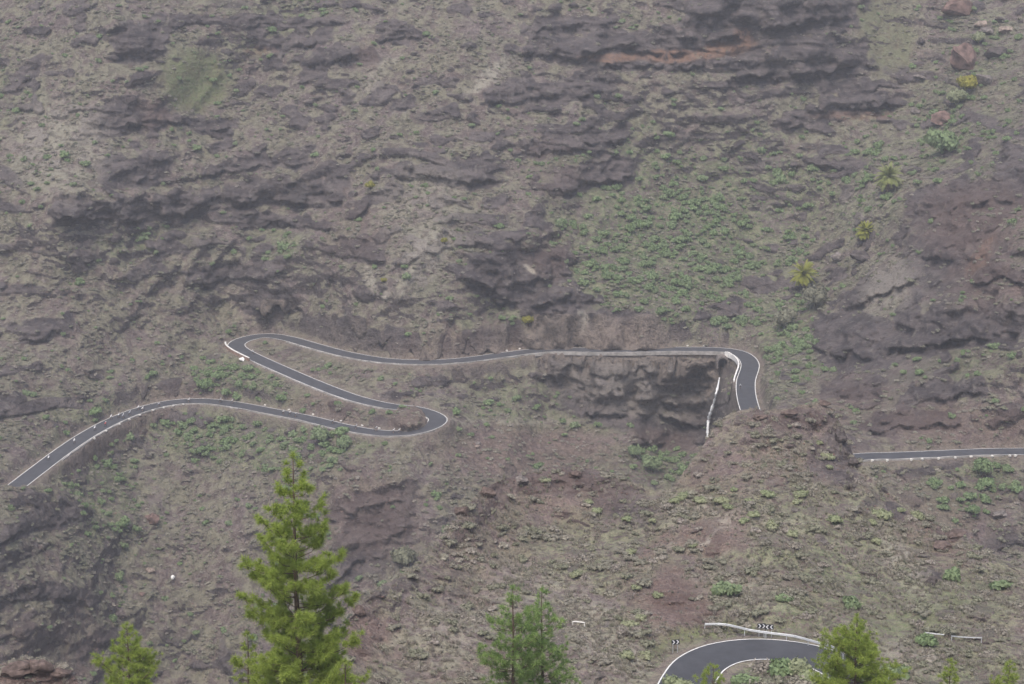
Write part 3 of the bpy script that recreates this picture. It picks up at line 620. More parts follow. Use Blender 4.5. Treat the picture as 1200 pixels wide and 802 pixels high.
# guard stones beside the roads
def rock_mesh(name, seed, sub=2, flat=.75, rough=.35):
    bmn = bmesh.new(); bmesh.ops.create_icosphere(bmn, subdivisions=sub, radius=1)
    r2 = np.random.default_rng(seed); offs = r2.uniform(-20, 20, 3)
    P = np.array([v.co for v in bmn.verts]); pl = r2.normal(size=(14, 3)); pl /= np.linalg.norm(pl, axis=1)[:, None]; dd = r2.uniform(.5, .85, 14)
    for a_, d_ in zip(pl, dd):
        h = P @ a_; over = np.maximum(h - d_, 0); P = P - over[:, None] * a_[None, :]
    nn = perlin(P[:, 0] * 1.7 + offs[0], P[:, 1] * 1.7 + offs[1], P[:, 2] * 1.7 + offs[2]) * rough + perlin(P[:, 0] * 4 + offs[0], P[:, 1] * 4, P[:, 2] * 4) * rough * .35
    P = P * (1 + nn[:, None]); P[:, 2] *= flat
    for v, q in zip(bmn.verts, P): v.co = q
    me = bpy.data.meshes.new(name); bmn.to_mesh(me); bmn.free(); return me
gs = rock_mesh('guard_stone', 3, 1, 1.0, .12); gs.materials.append(M_STONE_W)
def guard(L, sgn, i, label, group, h=.55):
    T = L[min(i + 1, len(L) - 1)] - L[i - 1]; N = np.array([-T[1], T[0], 0]); N /= np.linalg.norm(N)
    p_ = L[i] + N * sgn * (W_FAR + 1.15); o = link('guard_stone', gs); o.location = (p_[0], p_[1], p_[2] + .12); o.scale = (.75, .5, h); o.rotation_euler = (0, 0, random.random() * 6); tag(o, label, 'stone', group)
for px in (1014, 1034, 1060, 1076, 1094, 1114, 1134, 1156, 1176, 1188):
    i = nearest_i(ROAD_RIGHT, px, 532); guard(ROAD_RIGHT, sr[i], i, 'white guard stone along the foot of the road on the right', 'guard stones by the right road', .6)
for px, py in ((300, 478), (330, 484), (358, 490), (388, 497), (415, 503), (436, 506)):
    i = nm(px, py); guard(ROAD_MAIN, -sm[i], i, 'small white guard stone on the uphill edge of the lower road', 'guard stones above the lower road', .5)
for px in range(600, 840, 16):
    i = nm(px, 410); guard(ROAD_MAIN, -sm[i], i, 'pale guard stone on the uphill verge above the dark cliff', 'guard stones on the upper road', .5)
for px in range(96, 230, 15):
    i = nm(px, np.interp(px, [96, 140, 230], [513, 490, 470])); guard(ROAD_MAIN, sm[i], i, 'pale guard stone on the valley edge of the curving left road', 'guard stones by the left road', .5)
HAZE = 0.00024
# ------------------------------------------------------------------ plant meshes
def quad_cloud(pts, nrm, size, rs, asp=(.6, 1.0), tri=False):
    """small leaf faces at pts, normals nrm with jitter"""
    n = len(pts); nrm = nrm + rs.normal(size=(n, 3)) * .55; nrm /= np.linalg.norm(nrm, axis=1)[:, None]
    a = np.cross(nrm, rs.normal(size=(n, 3))); a /= np.linalg.norm(a, axis=1)[:, None]; b = np.cross(nrm, a)
    s = size * rs.uniform(.6, 1.35, n)[:, None]; w = rs.uniform(*asp, n)[:, None]
    if tri:
        v = np.stack([pts - a * s * .5 * w, pts + a * s * .5 * w, pts + b * s], 1).reshape(-1, 3); return v, [(3 * i, 3 * i + 1, 3 * i + 2) for i in range(n)]
    v = np.stack([pts - a * s * .5 * w - b * s * .45, pts + a * s * .5 * w - b * s * .3, pts + a * s * .45 * w + b * s * .5, pts - a * s * .4 * w + b * s * .4], 1).reshape(-1, 3)
    return v, [(4 * i, 4 * i + 1, 4 * i + 2, 4 * i + 3) for i in range(n)]
def bush_mesh(name, seed, n=170, leaf=.24, lobes=7, flat=.75, mat=None):
    """unit-radius rounded bush of leaf clumps; base at z=0"""
    rs = np.random.default_rng(seed); mb = MB()
    L = []
    for k in range(lobes):
        th = 2 * math.pi * k / lobes + rs.uniform(-.5, .5); r = rs.uniform(.25, .62) if k else 0.0
        L.append((math.cos(th) * r, math.sin(th) * r, rs.uniform(.30, .62) * (1 if k else 1.15), rs.uniform(.30, .5)))
    L = np.array(L)
    which = rs.integers(0, lobes, n); d = rs.normal(size=(n, 3)); d[:, 2] = np.abs(d[:, 2]) * .9 - .25; d /= np.linalg.norm(d, axis=1)[:, None]
    P = L[which, :3] + d * L[which, 3:4] * rs.uniform(.7, 1.08, n)[:, None]
    P[:, 2] = np.maximum(P[:, 2] * flat, .03)
    v, f = quad_cloud(P, d, leaf, rs); mb.add(v, f)
    bmc = bmesh.new()
    for c in L:
        rr_ = bmesh.ops.create_icosphere(bmc, subdivisions=1, radius=float(c[3]) * .74)
        for vv in rr_['verts']: vv.co = Vector((vv.co.x + c[0], vv.co.y + c[1], max((vv.co.z + c[2]) * flat, -.1)))
    bmc.verts.ensure_lookup_table(); bmc.verts.index_update(); mb.add([tuple(vv.co) for vv in bmc.verts], [tuple(vv.index for vv in ff.verts) for ff in bmc.faces]); bmc.free()
    for c in L[:5]: mb.tube([(0, 0, -.15), (c[0] * .6, c[1] * .6, c[2] * flat * .5), (c[0], c[1], c[2] * flat)], [.05, .035, .015], 4, False)
    me = mb.mesh(name); me.materials.append(mat); return me
def scrub_mesh(name, seed, n=110, mat=None, h=.9, leaf=.10):
    rs = np.random.default_rng(seed); mb = MB()
    d = rs.normal(size=(n, 3)); d[:, 2] = np.abs(d[:, 2]) + .25; d /= np.linalg.norm(d, axis=1)[:, None]
    ln = rs.uniform(.45, 1.05, n)[:, None]; base = rs.normal(size=(n, 3)) * .16; base[:, 2] = -.05
    tip = base + d * ln * np.array([1, 1, h]); side = np.cross(d, rs.normal(size=(n, 3))); side /= np.linalg.norm(side, axis=1)[:, None]
    v = np.stack([base - side * .022, base + side * .022, tip], 1).reshape(-1, 3); mb.add(v, [(3 * i, 3 * i + 1, 3 * i + 2) for i in range(n)])
    k = rs.uniform(.55, 1, n)[:, None]; P = base + (tip - base) * k
    v, f = quad_cloud(P, d, leaf * 2.0, rs); mb.add(v, f)
    me = mb.mesh(name); me.materials.append(mat); return me
def tuft_mesh(name, seed, n=46, mat=None):
    rs = np.random.default_rng(seed); mb = MB()
    th = rs.uniform(0, 6.283, n); lean = rs.uniform(.1, .95, n); ln = rs.uniform(.55, 1.1, n)
    d = np.stack([np.cos(th) * lean, np.sin(th) * lean, np.ones(n)], -1); d /= np.linalg.norm(d, axis=1)[:, None]
    base = rs.normal(size=(n, 3)) * .12; base[:, 2] = -.06; side = np.stack([-np.sin(th), np.cos(th), 0 * th], -1)
    mid = base + d * ln[:, None] * .6; tip = base + d * ln[:, None] + np.array([0, 0, -.12]) * lean[:, None]
    v = np.stack([base - side * .03, base + side * .03, mid + side * .022, mid - side * .022, tip], 1).reshape(-1, 3)
    f = []
    for i in range(n): f += [(5 * i, 5 * i + 1, 5 * i + 2, 5 * i + 3), (5 * i + 3, 5 * i + 2, 5 * i + 4)]
    mb.add(v, f); me = mb.mesh(name); me.materials.append(mat); return me

BUSH_G = [bush_mesh('green_bush', 20 + k, 260, .25, 7, .85, mat=M_GREEN) for k in range(3)]
BUSH_P = [bush_mesh('pale_green_bush', 40 + k, 260, .17, 8, .72, mat=M_PALEG) for k in range(3)]
BUSH_S = [bush_mesh('grey_scrub', 60 + k, 120, .2, 5 + k, .62, M_SCRUB) for k in range(3)]
BUSH_D = [scrub_mesh('dry_shrub', 70, 190, M_DRY, .85, .085), bush_mesh('dry_shrub', 71, 150, .16, 6, .6, M_DRY), scrub_mesh('dry_shrub', 72, 190, M_DRY, .7, .09)]
TUFT = [tuft_mesh('dry_grass_tuft', 80 + k, 46, M_DRY) for k in range(2)]
TUFT_G = [tuft_mesh('green_grass_tuft', 90 + k, 46, M_SCRUB) for k in range(2)]
STONE = [rock_mesh('stone', 100 + k, 1, .7, .3) for k in range(3)]
for m_, mm in zip(STONE, (M_BOULD_G, M_BOULD_R, M_BOULD_D)): m_.materials.append(mm)

# ------------------------------------------------------------------ scatter
def cell_area(V):
    a = V[1:, :-1] - V[:-1, :-1]; b = V[:-1, 1:] - V[:-1, :-1]; c = np.cross(a, b); ar = np.linalg.norm(c, axis=-1)
    return np.minimum(ar, np.percentile(ar, 97))
FA = cell_area(FV); NA = cell_area(NVall)
def scatter(V, A, dens, cap):
    w = (A * dens[:-1, :-1]).reshape(-1); w = np.maximum(w, 0); tot = w.sum(); n = int(min(cap, rng.poisson(tot)))
    k = rng.choice(len(w), n, p=w / tot); i, j = np.divmod(k, V.shape[1] - 1)
    fi = i + rng.random(n); fj = j + rng.random(n)
    return bilin(V, fi, fj), fi, fj
def stuff(name, pts, size, temps, sink=.05, flat=(.8, 1.1), tilt=.12, label=None, cat=None):
    n = len(pts); me = bpy.data.meshes.new(name); me.vertices.add(n)
    P = pts.copy(); P[:, 2] -= sink * size; me.vertices.foreach_set('co', P.reshape(-1).astype(np.float32))
    sc = np.stack([size * rng.uniform(.85, 1.15, n), size * rng.uniform(.85, 1.15, n), size * rng.uniform(*flat, n)], -1)
    ro = np.stack([rng.normal(size=n) * tilt, rng.normal(size=n) * tilt, rng.uniform(0, 6.283, n)], -1)
    for nm_, arr in (('scl', sc), ('rot', ro)):
        at = me.attributes.new(nm_, 'FLOAT_VECTOR', 'POINT'); at.data.foreach_set('vector', arr.reshape(-1).astype(np.float32))
    at = me.attributes.new('tint', 'FLOAT', 'POINT'); at.data.foreach_set('value', rng.random(n).astype(np.float32))
    at = me.attributes.new('pick', 'INT', 'POINT'); at.data.foreach_set('value', rng.integers(0, len(temps), n).astype(np.int32))
    o = link(name, me); o['kind'] = 'stuff'
    if label: o['label'] = label; o['category'] = cat
    ng = bpy.data.node_groups.new(name, 'GeometryNodeTree')
    ng.interface.new_socket('Geometry', in_out='INPUT', socket_type='NodeSocketGeometry'); ng.interface.new_socket('Geometry', in_out='OUTPUT', socket_type='NodeSocketGeometry')
    N = ng.nodes; gi = N.new('NodeGroupInput'); go = N.new('NodeGroupOutput'); ip = N.new('GeometryNodeInstanceOnPoints'); jn = N.new('GeometryNodeJoinGeometry')
    for tobj in reversed(temps):
        oi = N.new('GeometryNodeObjectInfo'); oi.inputs['Object'].default_value = tobj; oi.inputs['As Instance'].default_value = True; oi.transform_space = 'ORIGINAL'
        ng.links.new(oi.outputs['Geometry'], jn.inputs[0])
    def na(nm_, ty):
        a = N.new('GeometryNodeInputNamedAttribute'); a.data_type = ty; a.inputs['Name'].default_value = nm_; return a.outputs['Attribute']
    ng.links.new(gi.outputs[0], ip.inputs['Points']); ng.links.new(jn.outputs[0], ip.inputs['Instance'])
    ip.inputs['Pick Instance'].default_value = True
    ng.links.new(na('pick', 'INT'), ip.inputs['Instance Index'])
    e2r = N.new('FunctionNodeEulerToRotation'); ng.links.new(na('rot', 'FLOAT_VECTOR'), e2r.inputs[0]); ng.links.new(e2r.outputs[0], ip.inputs['Rotation'])
    ng.links.new(na('scl', 'FLOAT_VECTOR'), ip.inputs['Scale']); ng.links.new(ip.outputs[0], go.inputs[0])
    md = o.modifiers.new('scatter', 'NODES'); md.node_group = ng
    return o
def place(me_list, p, s, label, cat, group, name=None, sink=.06, flat=1.0):
    me = random.choice(me_list); o = link(name or me.name.split('.')[0], me); o.location = (p[0], p[1], p[2] - sink * s)
    o.rotation_euler = (random.gauss(0, .08), random.gauss(0, .08), random.random() * 6.28); o.scale = (s * random.uniform(.88, 1.15), s * random.uniform(.88, 1.15), s * flat * random.uniform(.85, 1.1))
    tag(o, label, cat, group); return o
def inframe(P, m=0):
    d = P[:, 1] * CP + P[:, 2] * SP; x = 600 + FPX * P[:, 0] / d; y = 401 - FPX * (-P[:, 1] * SP + P[:, 2] * CP) / d
    return (x > -m) & (x < 1200 + m) & (y > -m) & (y < 802 + m), x, y

open_ground = (1 - np.clip(rock * 1.15, 0, 1)) * sstep(4.6, 6.5, d_road) * (1 - .97 * field)
vis = ((PX > -60) & (PX < 1260) & (PY > -40) & (PY < 830)).astype(float)
patch = sstep(-.2, .45, perlin(FV[..., 0] / 14, FV[..., 1] / 14, 3.3) + .4 * perlin(FV[..., 0] / 5, FV[..., 1] / 5, 6.3))
# bright green bushes on the mountainside
gboost = blobs([(275, 446, 50, 20, 15, 1), (245, 440, 25, 22, 0, 1), (330, 462, 40, 9, 20, .6), (390, 512, 40, 20, 10, .9), (150, 510, 60, 22, -20, .9), (240, 490, 60, 12, 0, .9), (330, 500, 50, 12, 10, .8), (1140, 560, 40, 16, 0, .8), (770, 545, 40, 22, 0, .9)], PX, PY) * sstep(4.6, 5.4, d_road)
P, fi, fj = scatter(FV, FA, vis * np.maximum(open_ground, gboost) * (.014 + .17 * np.maximum(green, gboost) ** 1.4 * (.25 + .75 * patch)), 16000)
sz = (.6 + 1.35 * rng.random(len(P)) ** 1.5) * (.8 + .35 * bilin(green, fi, fj)) * np.where(rng.random(len(P)) < .12, 1.35, 1)
ok, qx, qy = inframe(P, -6)
order = np.argsort(-(sz * ok)); top = order[:290]; rest = order[290:]
GLAB = [('green bush around the largest palm', 'bushes around the largest palm', lambda x, y: np.hypot(x - 1040, y - 215) < 50),
        ('green bush near the yellowing lower palm', 'bushes near the lower palm', lambda x, y: np.hypot(x - 940, y - 325) < 50),
        ('green bush above the road bend by the waterfall', 'bushes above the bend', lambda x, y: (x > 860) & (x < 960) & (y > 360) & (y < 460)),
        ('green bush just below the orange ledge', 'bushes below the orange ledge', lambda x, y: (y < 160) & (x > 600) & (x < 960)),
        ('green bush high on the leafy slope among rock steps', 'bushes high on the leafy slope', lambda x, y: (y < 250) & (x > 560) & (x < 980)),
        ('green bush near the yellow green reed clump', 'bushes by the reeds', lambda x, y: (x > 520) & (x < 660) & (y > 300) & (y < 405)),
        ('green bush on the slope below the right road', 'bushes below the right road', lambda x, y: (x > 1000) & (y > 525)),
        ('green bush on the rock mass above the right road', 'bushes above the right road', lambda x, y: (x > 1000) & (y > 380)),
        ('green bush on the leafy slope above the dark cliff road', 'bushes above the cliff road', lambda x, y: (y < 405) & (x > 500) & (x < 930)),
        ('green bush in the boulder gully below the palms', 'bushes in the palm gully', lambda x, y: (y < 480) & (x >= 930)),
        ('green bush between the lower road and the hairpin above it', 'bushes between the road legs', lambda x, y: (y >= 400) & (y < 475) & (x < 560)),
        ('green bush on the slope under the curving left road', 'bushes under the left road', lambda x, y: (y >= 465) & (x < 560)),
        ('green bush on the slope left of the hairpin bend', 'bushes on the left mountainside', lambda x, y: (y < 420) & (x <= 500)),
        ('green bush in the hollow below the dark cliff', 'bushes below the cliff', lambda x, y: (x > 0))]
med = np.median(sz[top])
for k in top:
    for lab, grp, fn in GLAB:
        if fn(qx[k], qy[k]): break
    big_ = sz[k] > med; o = place(BUSH_G, P[k], sz[k] * 1.05, ('large ' if big_ else 'smaller ') + lab, 'bush', ('large ' if big_ else 'smaller ') + grp, 'green_bush', flat=1.2)
tg = []
for me in BUSH_G: tg.append(next(o for o in bpy.data.objects if o.data == me))
stuff('mountainside_bushes', P[rest], sz[rest], tg, flat=(1.0, 1.4))
# grey green scrub on the mountainside: one mass
P, fi, fj = scatter(FV, FA, vis * (open_ground * .92 + .06) * (.025 + .26 * patch) * sstep(4.8, 5.8, d_road), 45000)
sz = .4 + .95 * rng.random(len(P)) ** 1.6 ** 1.0
def seed_obj(me, px, py, s, lab, cat, near=False): return place([me], (near_pt if near else far_pt)(px, py), s, lab, cat, None, sink=.05)
S_LAB = ['grey green scrub bush beside the green terrace field', 'grey green scrub bush above the left cave overhang', 'grey green scrub bush on the pale scree streak']
ts = [seed_obj(m_, px, py, 1.3, lab, 'shrub') for m_, (px, py), lab in zip(BUSH_S, ((276, 110), (180, 222), (548, 115)), S_LAB)]
stuff('mountainside_scrub', P, sz, ts, flat=(.9, 1.4))
P, fi, fj = scatter(FV, FA, vis * open_ground * (.03 + .14 * np.clip(pale + .35 * (1 - patch), 0, 1)), 24000)
td = [seed_obj(m_, px, py, 1.2, lab, 'shrub') for m_, (px, py), lab in zip(BUSH_D, ((440, 372), (960, 362), (752, 396)), ('dry straw coloured shrub below the white rock scar', 'dry straw coloured shrub on the gully side below the palms', 'dry straw coloured shrub on the bank above the cliff road'))]
stuff('mountainside_dry_shrubs', P, rng.uniform(.5, 1.2, len(P)), td, flat=(.8, 1.3))
# stones on the mountainside
P, fi, fj = scatter(FV, FA, vis * sstep(4.6, 5.6, d_road) * (.012 + .05 * red + .03 * blobs([(620, 530, 140, 30, 0, 1), (250, 660, 200, 120, 0, .8), (1130, 90, 60, 110, 30, 1), (1010, 320, 50, 50, 0, 1)], PX, PY)), 9000)
tst = [seed_obj(m_, px, py, s_, lab, 'rock') for m_, (px, py), s_, lab in zip(STONE, ((560, 518), (166, 695), (1003, 318)), (1.3, 1.2, 2.2), ('grey rock on the bare soil below the tight hairpin', 'small reddish rock on the slope below the white stone', 'dark rock in the gully under the small yellow palm'))]
stuff('mountainside_stones', P, rng.uniform(.15, .6, len(P)) ** 1.2, tst, flat=(.6, 1))

# near spur
roadclear = sstep(W_NEAR + .8, W_NEAR + 2.0, dn)
nvis = np.zeros(NVall.shape[:2]); nvis[:, NFRONT - 8:NFRONT + NVROWS + 4] = 1; nvis *= ((nxs > -40) & (nxs < 1240))[:, None]
nopen = (1 - .8 * np.clip(rk, 0, 1)) * roadclear * nvis
npatch = sstep(-.25, .4, perlin(NVall[..., 0] / 5, NVall[..., 1] / 5, 1.3) + .5 * perlin(NVall[..., 0] / 2, NVall[..., 1] / 2, 4.3))
gN, rN, pN = pad(ngreen), pad(nred), pad(npale)
trail = 1 - .9 * pad(blobs([(835, 625, 40, 25, -20, 1), (790, 705, 45, 38, 20, 1), (780, 640, 50, 10, -30, .9), (430, 750, 28, 32, 0, 1), (830, 560, 60, 20, 10, .7)], NXw, NYw))
# pale green euphorbia domes: hand-placed from the photograph plus a few around them
BP = [(800, 584, 14), (790, 590, 12), (822, 588, 13), (845, 590, 15), (853, 596, 10), (900, 581, 14), (938, 582, 16), (935, 590, 10), (970, 537, 12), (971, 549, 9), (960, 520, 9), (885, 605, 12), (873, 612, 10), (905, 618, 14), (930, 628, 12), (978, 612, 16), (1032, 605, 18), (1075, 607, 14), (1055, 600, 10), (735, 610, 12), (740, 650, 12), (675, 676, 14), (780, 545, 12), (752, 726, 12), (770, 700, 12), (745, 690, 10), (738, 733, 14), (735, 770, 18), (757, 762, 14), (790, 796, 22), (805, 800, 16), (1027, 637, 12), (1022, 614, 10), (860, 575, 8), (878, 588, 8), (700, 600, 10), (690, 590, 9), (640, 565, 9), (765, 612, 9), (812, 640, 9)]
for px, py, w in BP:
    if not (SIL[int((px - nxs[0]) / 1.5)] < py - 1): continue
    p_ = near_pt(px, py); s_ = w / (FPX / np.linalg.norm(p_)) * .78
    place(BUSH_P, p_, s_, 'pale green dome shaped bush on the near spur', 'bush', 'dome bushes on the spur', 'pale_green_bush')
# island in the hairpin
for px, py, w, kind, lab in [(917, 785, 22, 0, 'dark green round bush on the hairpin island'), (933, 783, 26, 1, 'largest pale green bush on the hairpin island'), (952, 792, 24, 1, 'blue green rounded bush near the inner kerb of the hairpin'), (895, 784, 24, 2, 'grey bare twiggy bush on the hairpin island'), (872, 796, 20, 0, 'low green bush at the rounded tip of the hairpin island'), (908, 797, 18, 3, 'yellowish dry bush in the middle of the hairpin island'), (888, 802, 20, 2, 'low dry grey shrub at the hairpin island foot'), (935, 800, 22, 2, 'straw coloured shrub beneath the pale bushes of the hairpin island')]:
    p_ = near_pt(px, min(py + 4, 811)); s_ = w / 9.9 * .85
    place([BUSH_G[1], BUSH_P[0], BUSH_D[0], BUSH_S[0]][kind:kind + 1], p_, s_, lab, 'bush', None, ['green_bush', 'pale_green_bush', 'dry_shrub', 'grey_scrub'][kind])
for px, py, w, lab in [(918, 705, 16, 'green bush above the double chevron sign'), (850, 700, 30, 'wide green bush on the brown rubble bank'), (1050, 793, 24, 'dark green bush beside the half hidden chevron sign'), (998, 712, 20, 'green bush behind the pine top by the hairpin'), (1085, 755, 20, 'green bush below the thin broken rail'), (1115, 680, 22, 'dark green bush on the right flank of the spur'), (1172, 690, 20, 'green bush at the right edge of the spur')]:
    p_ = near_pt(px, py); place(BUSH_G, p_, w / 9.6 * .75, lab, 'bush', None, 'green_bush')
# grey twiggy shrubs of the spur, the 290 largest as things
P, fi, fj = scatter(NVall, NA, nopen * trail * (.12 + .45 * npatch), 6000)
sz = .35 + .9 * rng.random(len(P)) ** 1.4; order = np.argsort(-sz); okn, qx, qy = inframe(P, -3)
order = np.concatenate([order[okn[order]], order[~okn[order]]]); top = order[:290]; rest_ = order[290:]
NLAB = [('twiggy grey shrub on the dry slope behind the twin pines', 'grey shrubs behind the twin pines', lambda x, y: (x < 720) & (y > 640)), ('twiggy grey shrub on the left shoulder of the knoll', 'grey shrubs on the knoll shoulder', lambda x, y: (x < 580)), ('twiggy grey shrub beside the red dirt trail', 'grey shrubs by the trail', lambda x, y: (x > 740) & (x < 880) & (y > 570) & (y < 680)), ('twiggy grey shrub on the right flank near the thin broken rail', 'grey shrubs near the broken rail', lambda x, y: (x > 1020) & (y > 690)), ('twiggy grey shrub on the upper right flank by the brown slabs', 'grey shrubs by the brown slabs', lambda x, y: (x > 1020)), ('twiggy grey shrub around the near hairpin road', 'grey shrubs by the hairpin', lambda x, y: (x > 740) & (y > 735)),
        ('twiggy grey shrub on the rocky brown knoll', 'grey shrubs on the knoll', lambda x, y: x < 760), ('twiggy grey shrub on the grassy slope above the guardrail', 'grey shrubs above the guardrail', lambda x, y: y > 560), ('twiggy grey shrub near the red rock crest', 'grey shrubs by the crest', lambda x, y: True)]
tn = []
for k in top:
    for lab, grp, fn in NLAB:
        if fn(qx[k], qy[k]): break
    me = random.choice(BUSH_D + BUSH_S); o = place([me], P[k], sz[k], lab, 'shrub', grp, 'grey_shrub'); tn.append(o)
tmpl = [next(o for o in tn if o.data == me) for me in BUSH_D + BUSH_S]
stuff('spur_shrubs', P[rest_], sz[rest_] * .9, tmpl, flat=(.8, 1.3))
P, fi, fj = scatter(NVall, NA, nopen * trail * (.4 + 2.6 * np.clip(npatch * .6 + pN, 0, 1)), 40000)
tt = [place([m_], near_pt(px, py), .5, lab, 'grass', None) for m_, (px, py), lab in zip(TUFT, ((700, 757), (1066, 652)), ('tuft of dry straw grass below the small white rail', 'tuft of dry straw grass on the pale streak of the spur'))]
stuff('dry_grass', P, rng.uniform(.25, .8, len(P)), tt, flat=(.7, 1.2))
P, fi, fj = scatter(NVall, NA, nopen * trail * (.15 + 2.2 * gN * npatch), 26000)
tt = [place([m_], near_pt(px, py), .5, lab, 'grass', None) for m_, (px, py), lab in zip(TUFT_G, ((850, 738), (1130, 720)), ('tuft of green grass behind the hairpin kerb line', 'tuft of green grass above the thin broken rail'))]
stuff('green_grass', P, rng.uniform(.22, .7, len(P)), tt, flat=(.7, 1.1))
P, fi, fj = scatter(NVall, NA, nvis * roadclear * (.08 + 1.0 * rN + .6 * np.clip(rk, 0, 1)), 9000)
stuff('spur_stones', P, rng.uniform(.06, .34, len(P)) ** 1.1, tst, flat=(.6, 1), sink=.2)

# ------------------------------------------------------------------ boulders
def boulder(px, py, wpx, hpx, mat, label, near=False, seed=None, rz=None, flat=None, name='boulder'):
    p_ = (near_pt if near else far_pt)(px, py + hpx * .35); sc = FPX / np.linalg.norm(p_)
    me = rock_mesh(name, seed or random.randint(200, 9999), 3, 1.0, .28); me.materials.append(mat); smooth = False
    o = link(name, me); w = wpx / sc / 2; h = hpx / sc / 2 * .98
    o.scale = (w, w * .8, h); o.location = (p_[0], p_[1] + w * .15, p_[2] + h * .55); o.rotation_euler = (random.gauss(0, .1), random.gauss(0, .1), random.gauss(0, .4) if rz is None else rz)
    tag(o, label, 'rock'); return o
boulder(1130, 66, 42, 44, M_BOULD_R, 'largest reddish boulder in the upper gully', seed=301)
boulder(1122, 8, 40, 30, M_BOULD_R, 'reddish boulder at the top of the gully', seed=302)
boulder(1150, 27, 20, 14, M_BOULD_P, 'pale tan boulder beside two grey ones in the gully', seed=303)
boulder(1157, 35, 20, 13, M_BOULD_G, 'grey boulder between tan stones in the gully', seed=304)
boulder(1177, 34, 18, 12, M_BOULD_P, 'flat tan boulder right of the grey one in the gully', seed=305)
boulder(1172, 22, 14, 10, M_BOULD_D, 'dark rock above the flat tan boulder', seed=306)
boulder(1166, 60, 26, 22, M_BOULD_D, 'dark grey boulder right of the largest reddish boulder', seed=307)
boulder(1152, 92, 24, 20, M_BOULD_G, 'grey brown boulder below the largest reddish boulder', seed=308)
boulder(1104, 138, 30, 18, M_BOULD_R, 'low reddish boulder above the bright green tree', seed=309)
boulder(1080, 46, 12, 12, M_BOULD_D, 'small dark rock on the grassy strip of the gully', seed=310)
boulder(1078, 90, 16, 8, M_BOULD_G, 'flat grey rock in the stony gully bed', seed=311)
boulder(1072, 130, 14, 10, M_BOULD_G, 'light grey rock at the foot of the gully bed', seed=312)
boulder(179, 607, 23, 19, M_BOULD_R, 'lone reddish brown boulder on the slope under the left road', seed=313)
boulder(177, 668, 13, 9, M_BOULD_P, 'small pinkish rock near the white stone', seed=314)
boulder(203, 676, 7, 7, M_WHITEROCK, 'small bright white stone on the dark slope', seed=315, name='white_stone')
boulder(1010, 300, 28, 18, M_BOULD_D, 'dark rock at the gully below the yellow palm', seed=316)
boulder(985, 300, 20, 12, M_BOULD_G, 'grey rock ledge left of the yellow palm gully', seed=317)
boulder(965, 472, 18, 9, M_BOULD_B, 'brown boulder on the crest beside the bend', True, 318)
boulder(925, 484, 24, 10, M_BOULD_B, 'wide brown boulder on the crest of the spur', True, 319)
boulder(890, 488, 20, 9, M_BOULD_B, 'brown boulder just below the end of the bend', True, 320)
boulder(984, 512, 18, 16, M_BOULD_D, 'dark upright rock on the right end of the crest', True, 321)
boulder(1000, 540, 16, 14, M_BOULD_D, 'dark rock standing above the right flank', True, 322)
boulder(1106, 640, 28, 12, M_BOULD_B, 'flat brown slab on the right flank of the spur', True, 323)
boulder(1118, 626, 30, 12, M_BOULD_B, 'tilted brown slab at the upper right edge of the spur', True, 324)
boulder(1092, 682, 16, 14, M_BOULD_D, 'dark rock knob in the dry grass of the right flank', True, 325)
boulder(420, 714, 20, 17, M_BOULD_B, 'brown boulder with pale growth at the left end of the spur', True, 326)
boulder(540, 598, 18, 16, M_BOULD_B, 'brown rock on the left shoulder of the knoll', True, 327)
boulder(570, 577, 22, 14, M_BOULD_B, 'brown crag near the top left of the knoll', True, 328)
boulder(610, 562, 24, 12, M_BOULD_G, 'grey brown crag on top of the knoll', True, 329)
boulder(675, 556, 22, 12, M_BOULD_B, 'lone brown crag on the right of the knoll top', True, 330)
boulder(1172, 602, 22, 14, M_BOULD_G, 'grey rock on the slope below the right road', seed=331)
boulder(560, 523, 9, 7, M_BOULD_P, 'pale rock in the bare soil below the tight hairpin', seed=332)
for px, py, w, h, sd_, lab in ((20, 786, 40, 20, 340, 'crumbled brown rock heap at the bottom left'), (48, 782, 34, 26, 341, 'tallest brown rock of the bottom left heap'), (72, 790, 28, 14, 342, 'small brown rock at the end of the bottom left heap')):
    boulder(px, py, w, h, M_BOULD_B, lab, True, sd_)
# white debris below the hairpin wall
p_ = far_pt(283.5, 421); me = rock_mesh('white_debris', 77, 2, .35, .4); me.materials.append(M_WHITEROCK)
o = link('white_debris', me, None, None, (p_[0], p_[1] - .5, p_[2] + .3)); o.scale = (1.5, 1.0, 1.5); o.rotation_euler = (R(35), 0, R(-20)); tag(o, 'bright white debris patch under the hairpin wall', 'debris')

# ------------------------------------------------------------------ culvert and waterfall
_a, _z = ray(847, 432); _y = ROAD_MAIN[nm(848, 410)][1] - 7.5; rt = empty('culvert', (float(_a) * _y, _y, float(_z) * _y)); tag(rt, 'dark arched culvert mouth under the road bend', 'culvert')
mb = MB(); n_ = 14; ro_, ri_ = 2.1, 1.55; D_ = 6.0
arc = [(-1, 0)] + [(-math.cos(math.pi * k / n_), 2.0 + math.sin(math.pi * k / n_)) for k in range(n_ + 1)] + [(1, 0)]
prof_o = [(x * ro_, min(z, 2.0) + max(z - 2, 0) * ro_) for x, z in arc]; prof_i = [(x * ri_, min(z, 2.0) + max(z - 2, 0) * ri_) for x, z in arc]
m_ = len(arc); vs = [(x, 0, z) for x, z in prof_o] + [(x, 0, z) for x, z in prof_i] + [(x, D_, z) for x, z in prof_o] + [(x, D_, z) for x, z in prof_i]; f = []
for k in range(m_ - 1): f += [(k, k + 1, m_ + k + 1, m_ + k), (k, 2 * m_ + k, 2 * m_ + k + 1, k + 1), (m_ + k, m_ + k + 1, 3 * m_ + k + 1, 3 * m_ + k)]
mb.add(vs, f); link('arch', mb.mesh('arch'), M_BOULD_G, rt)
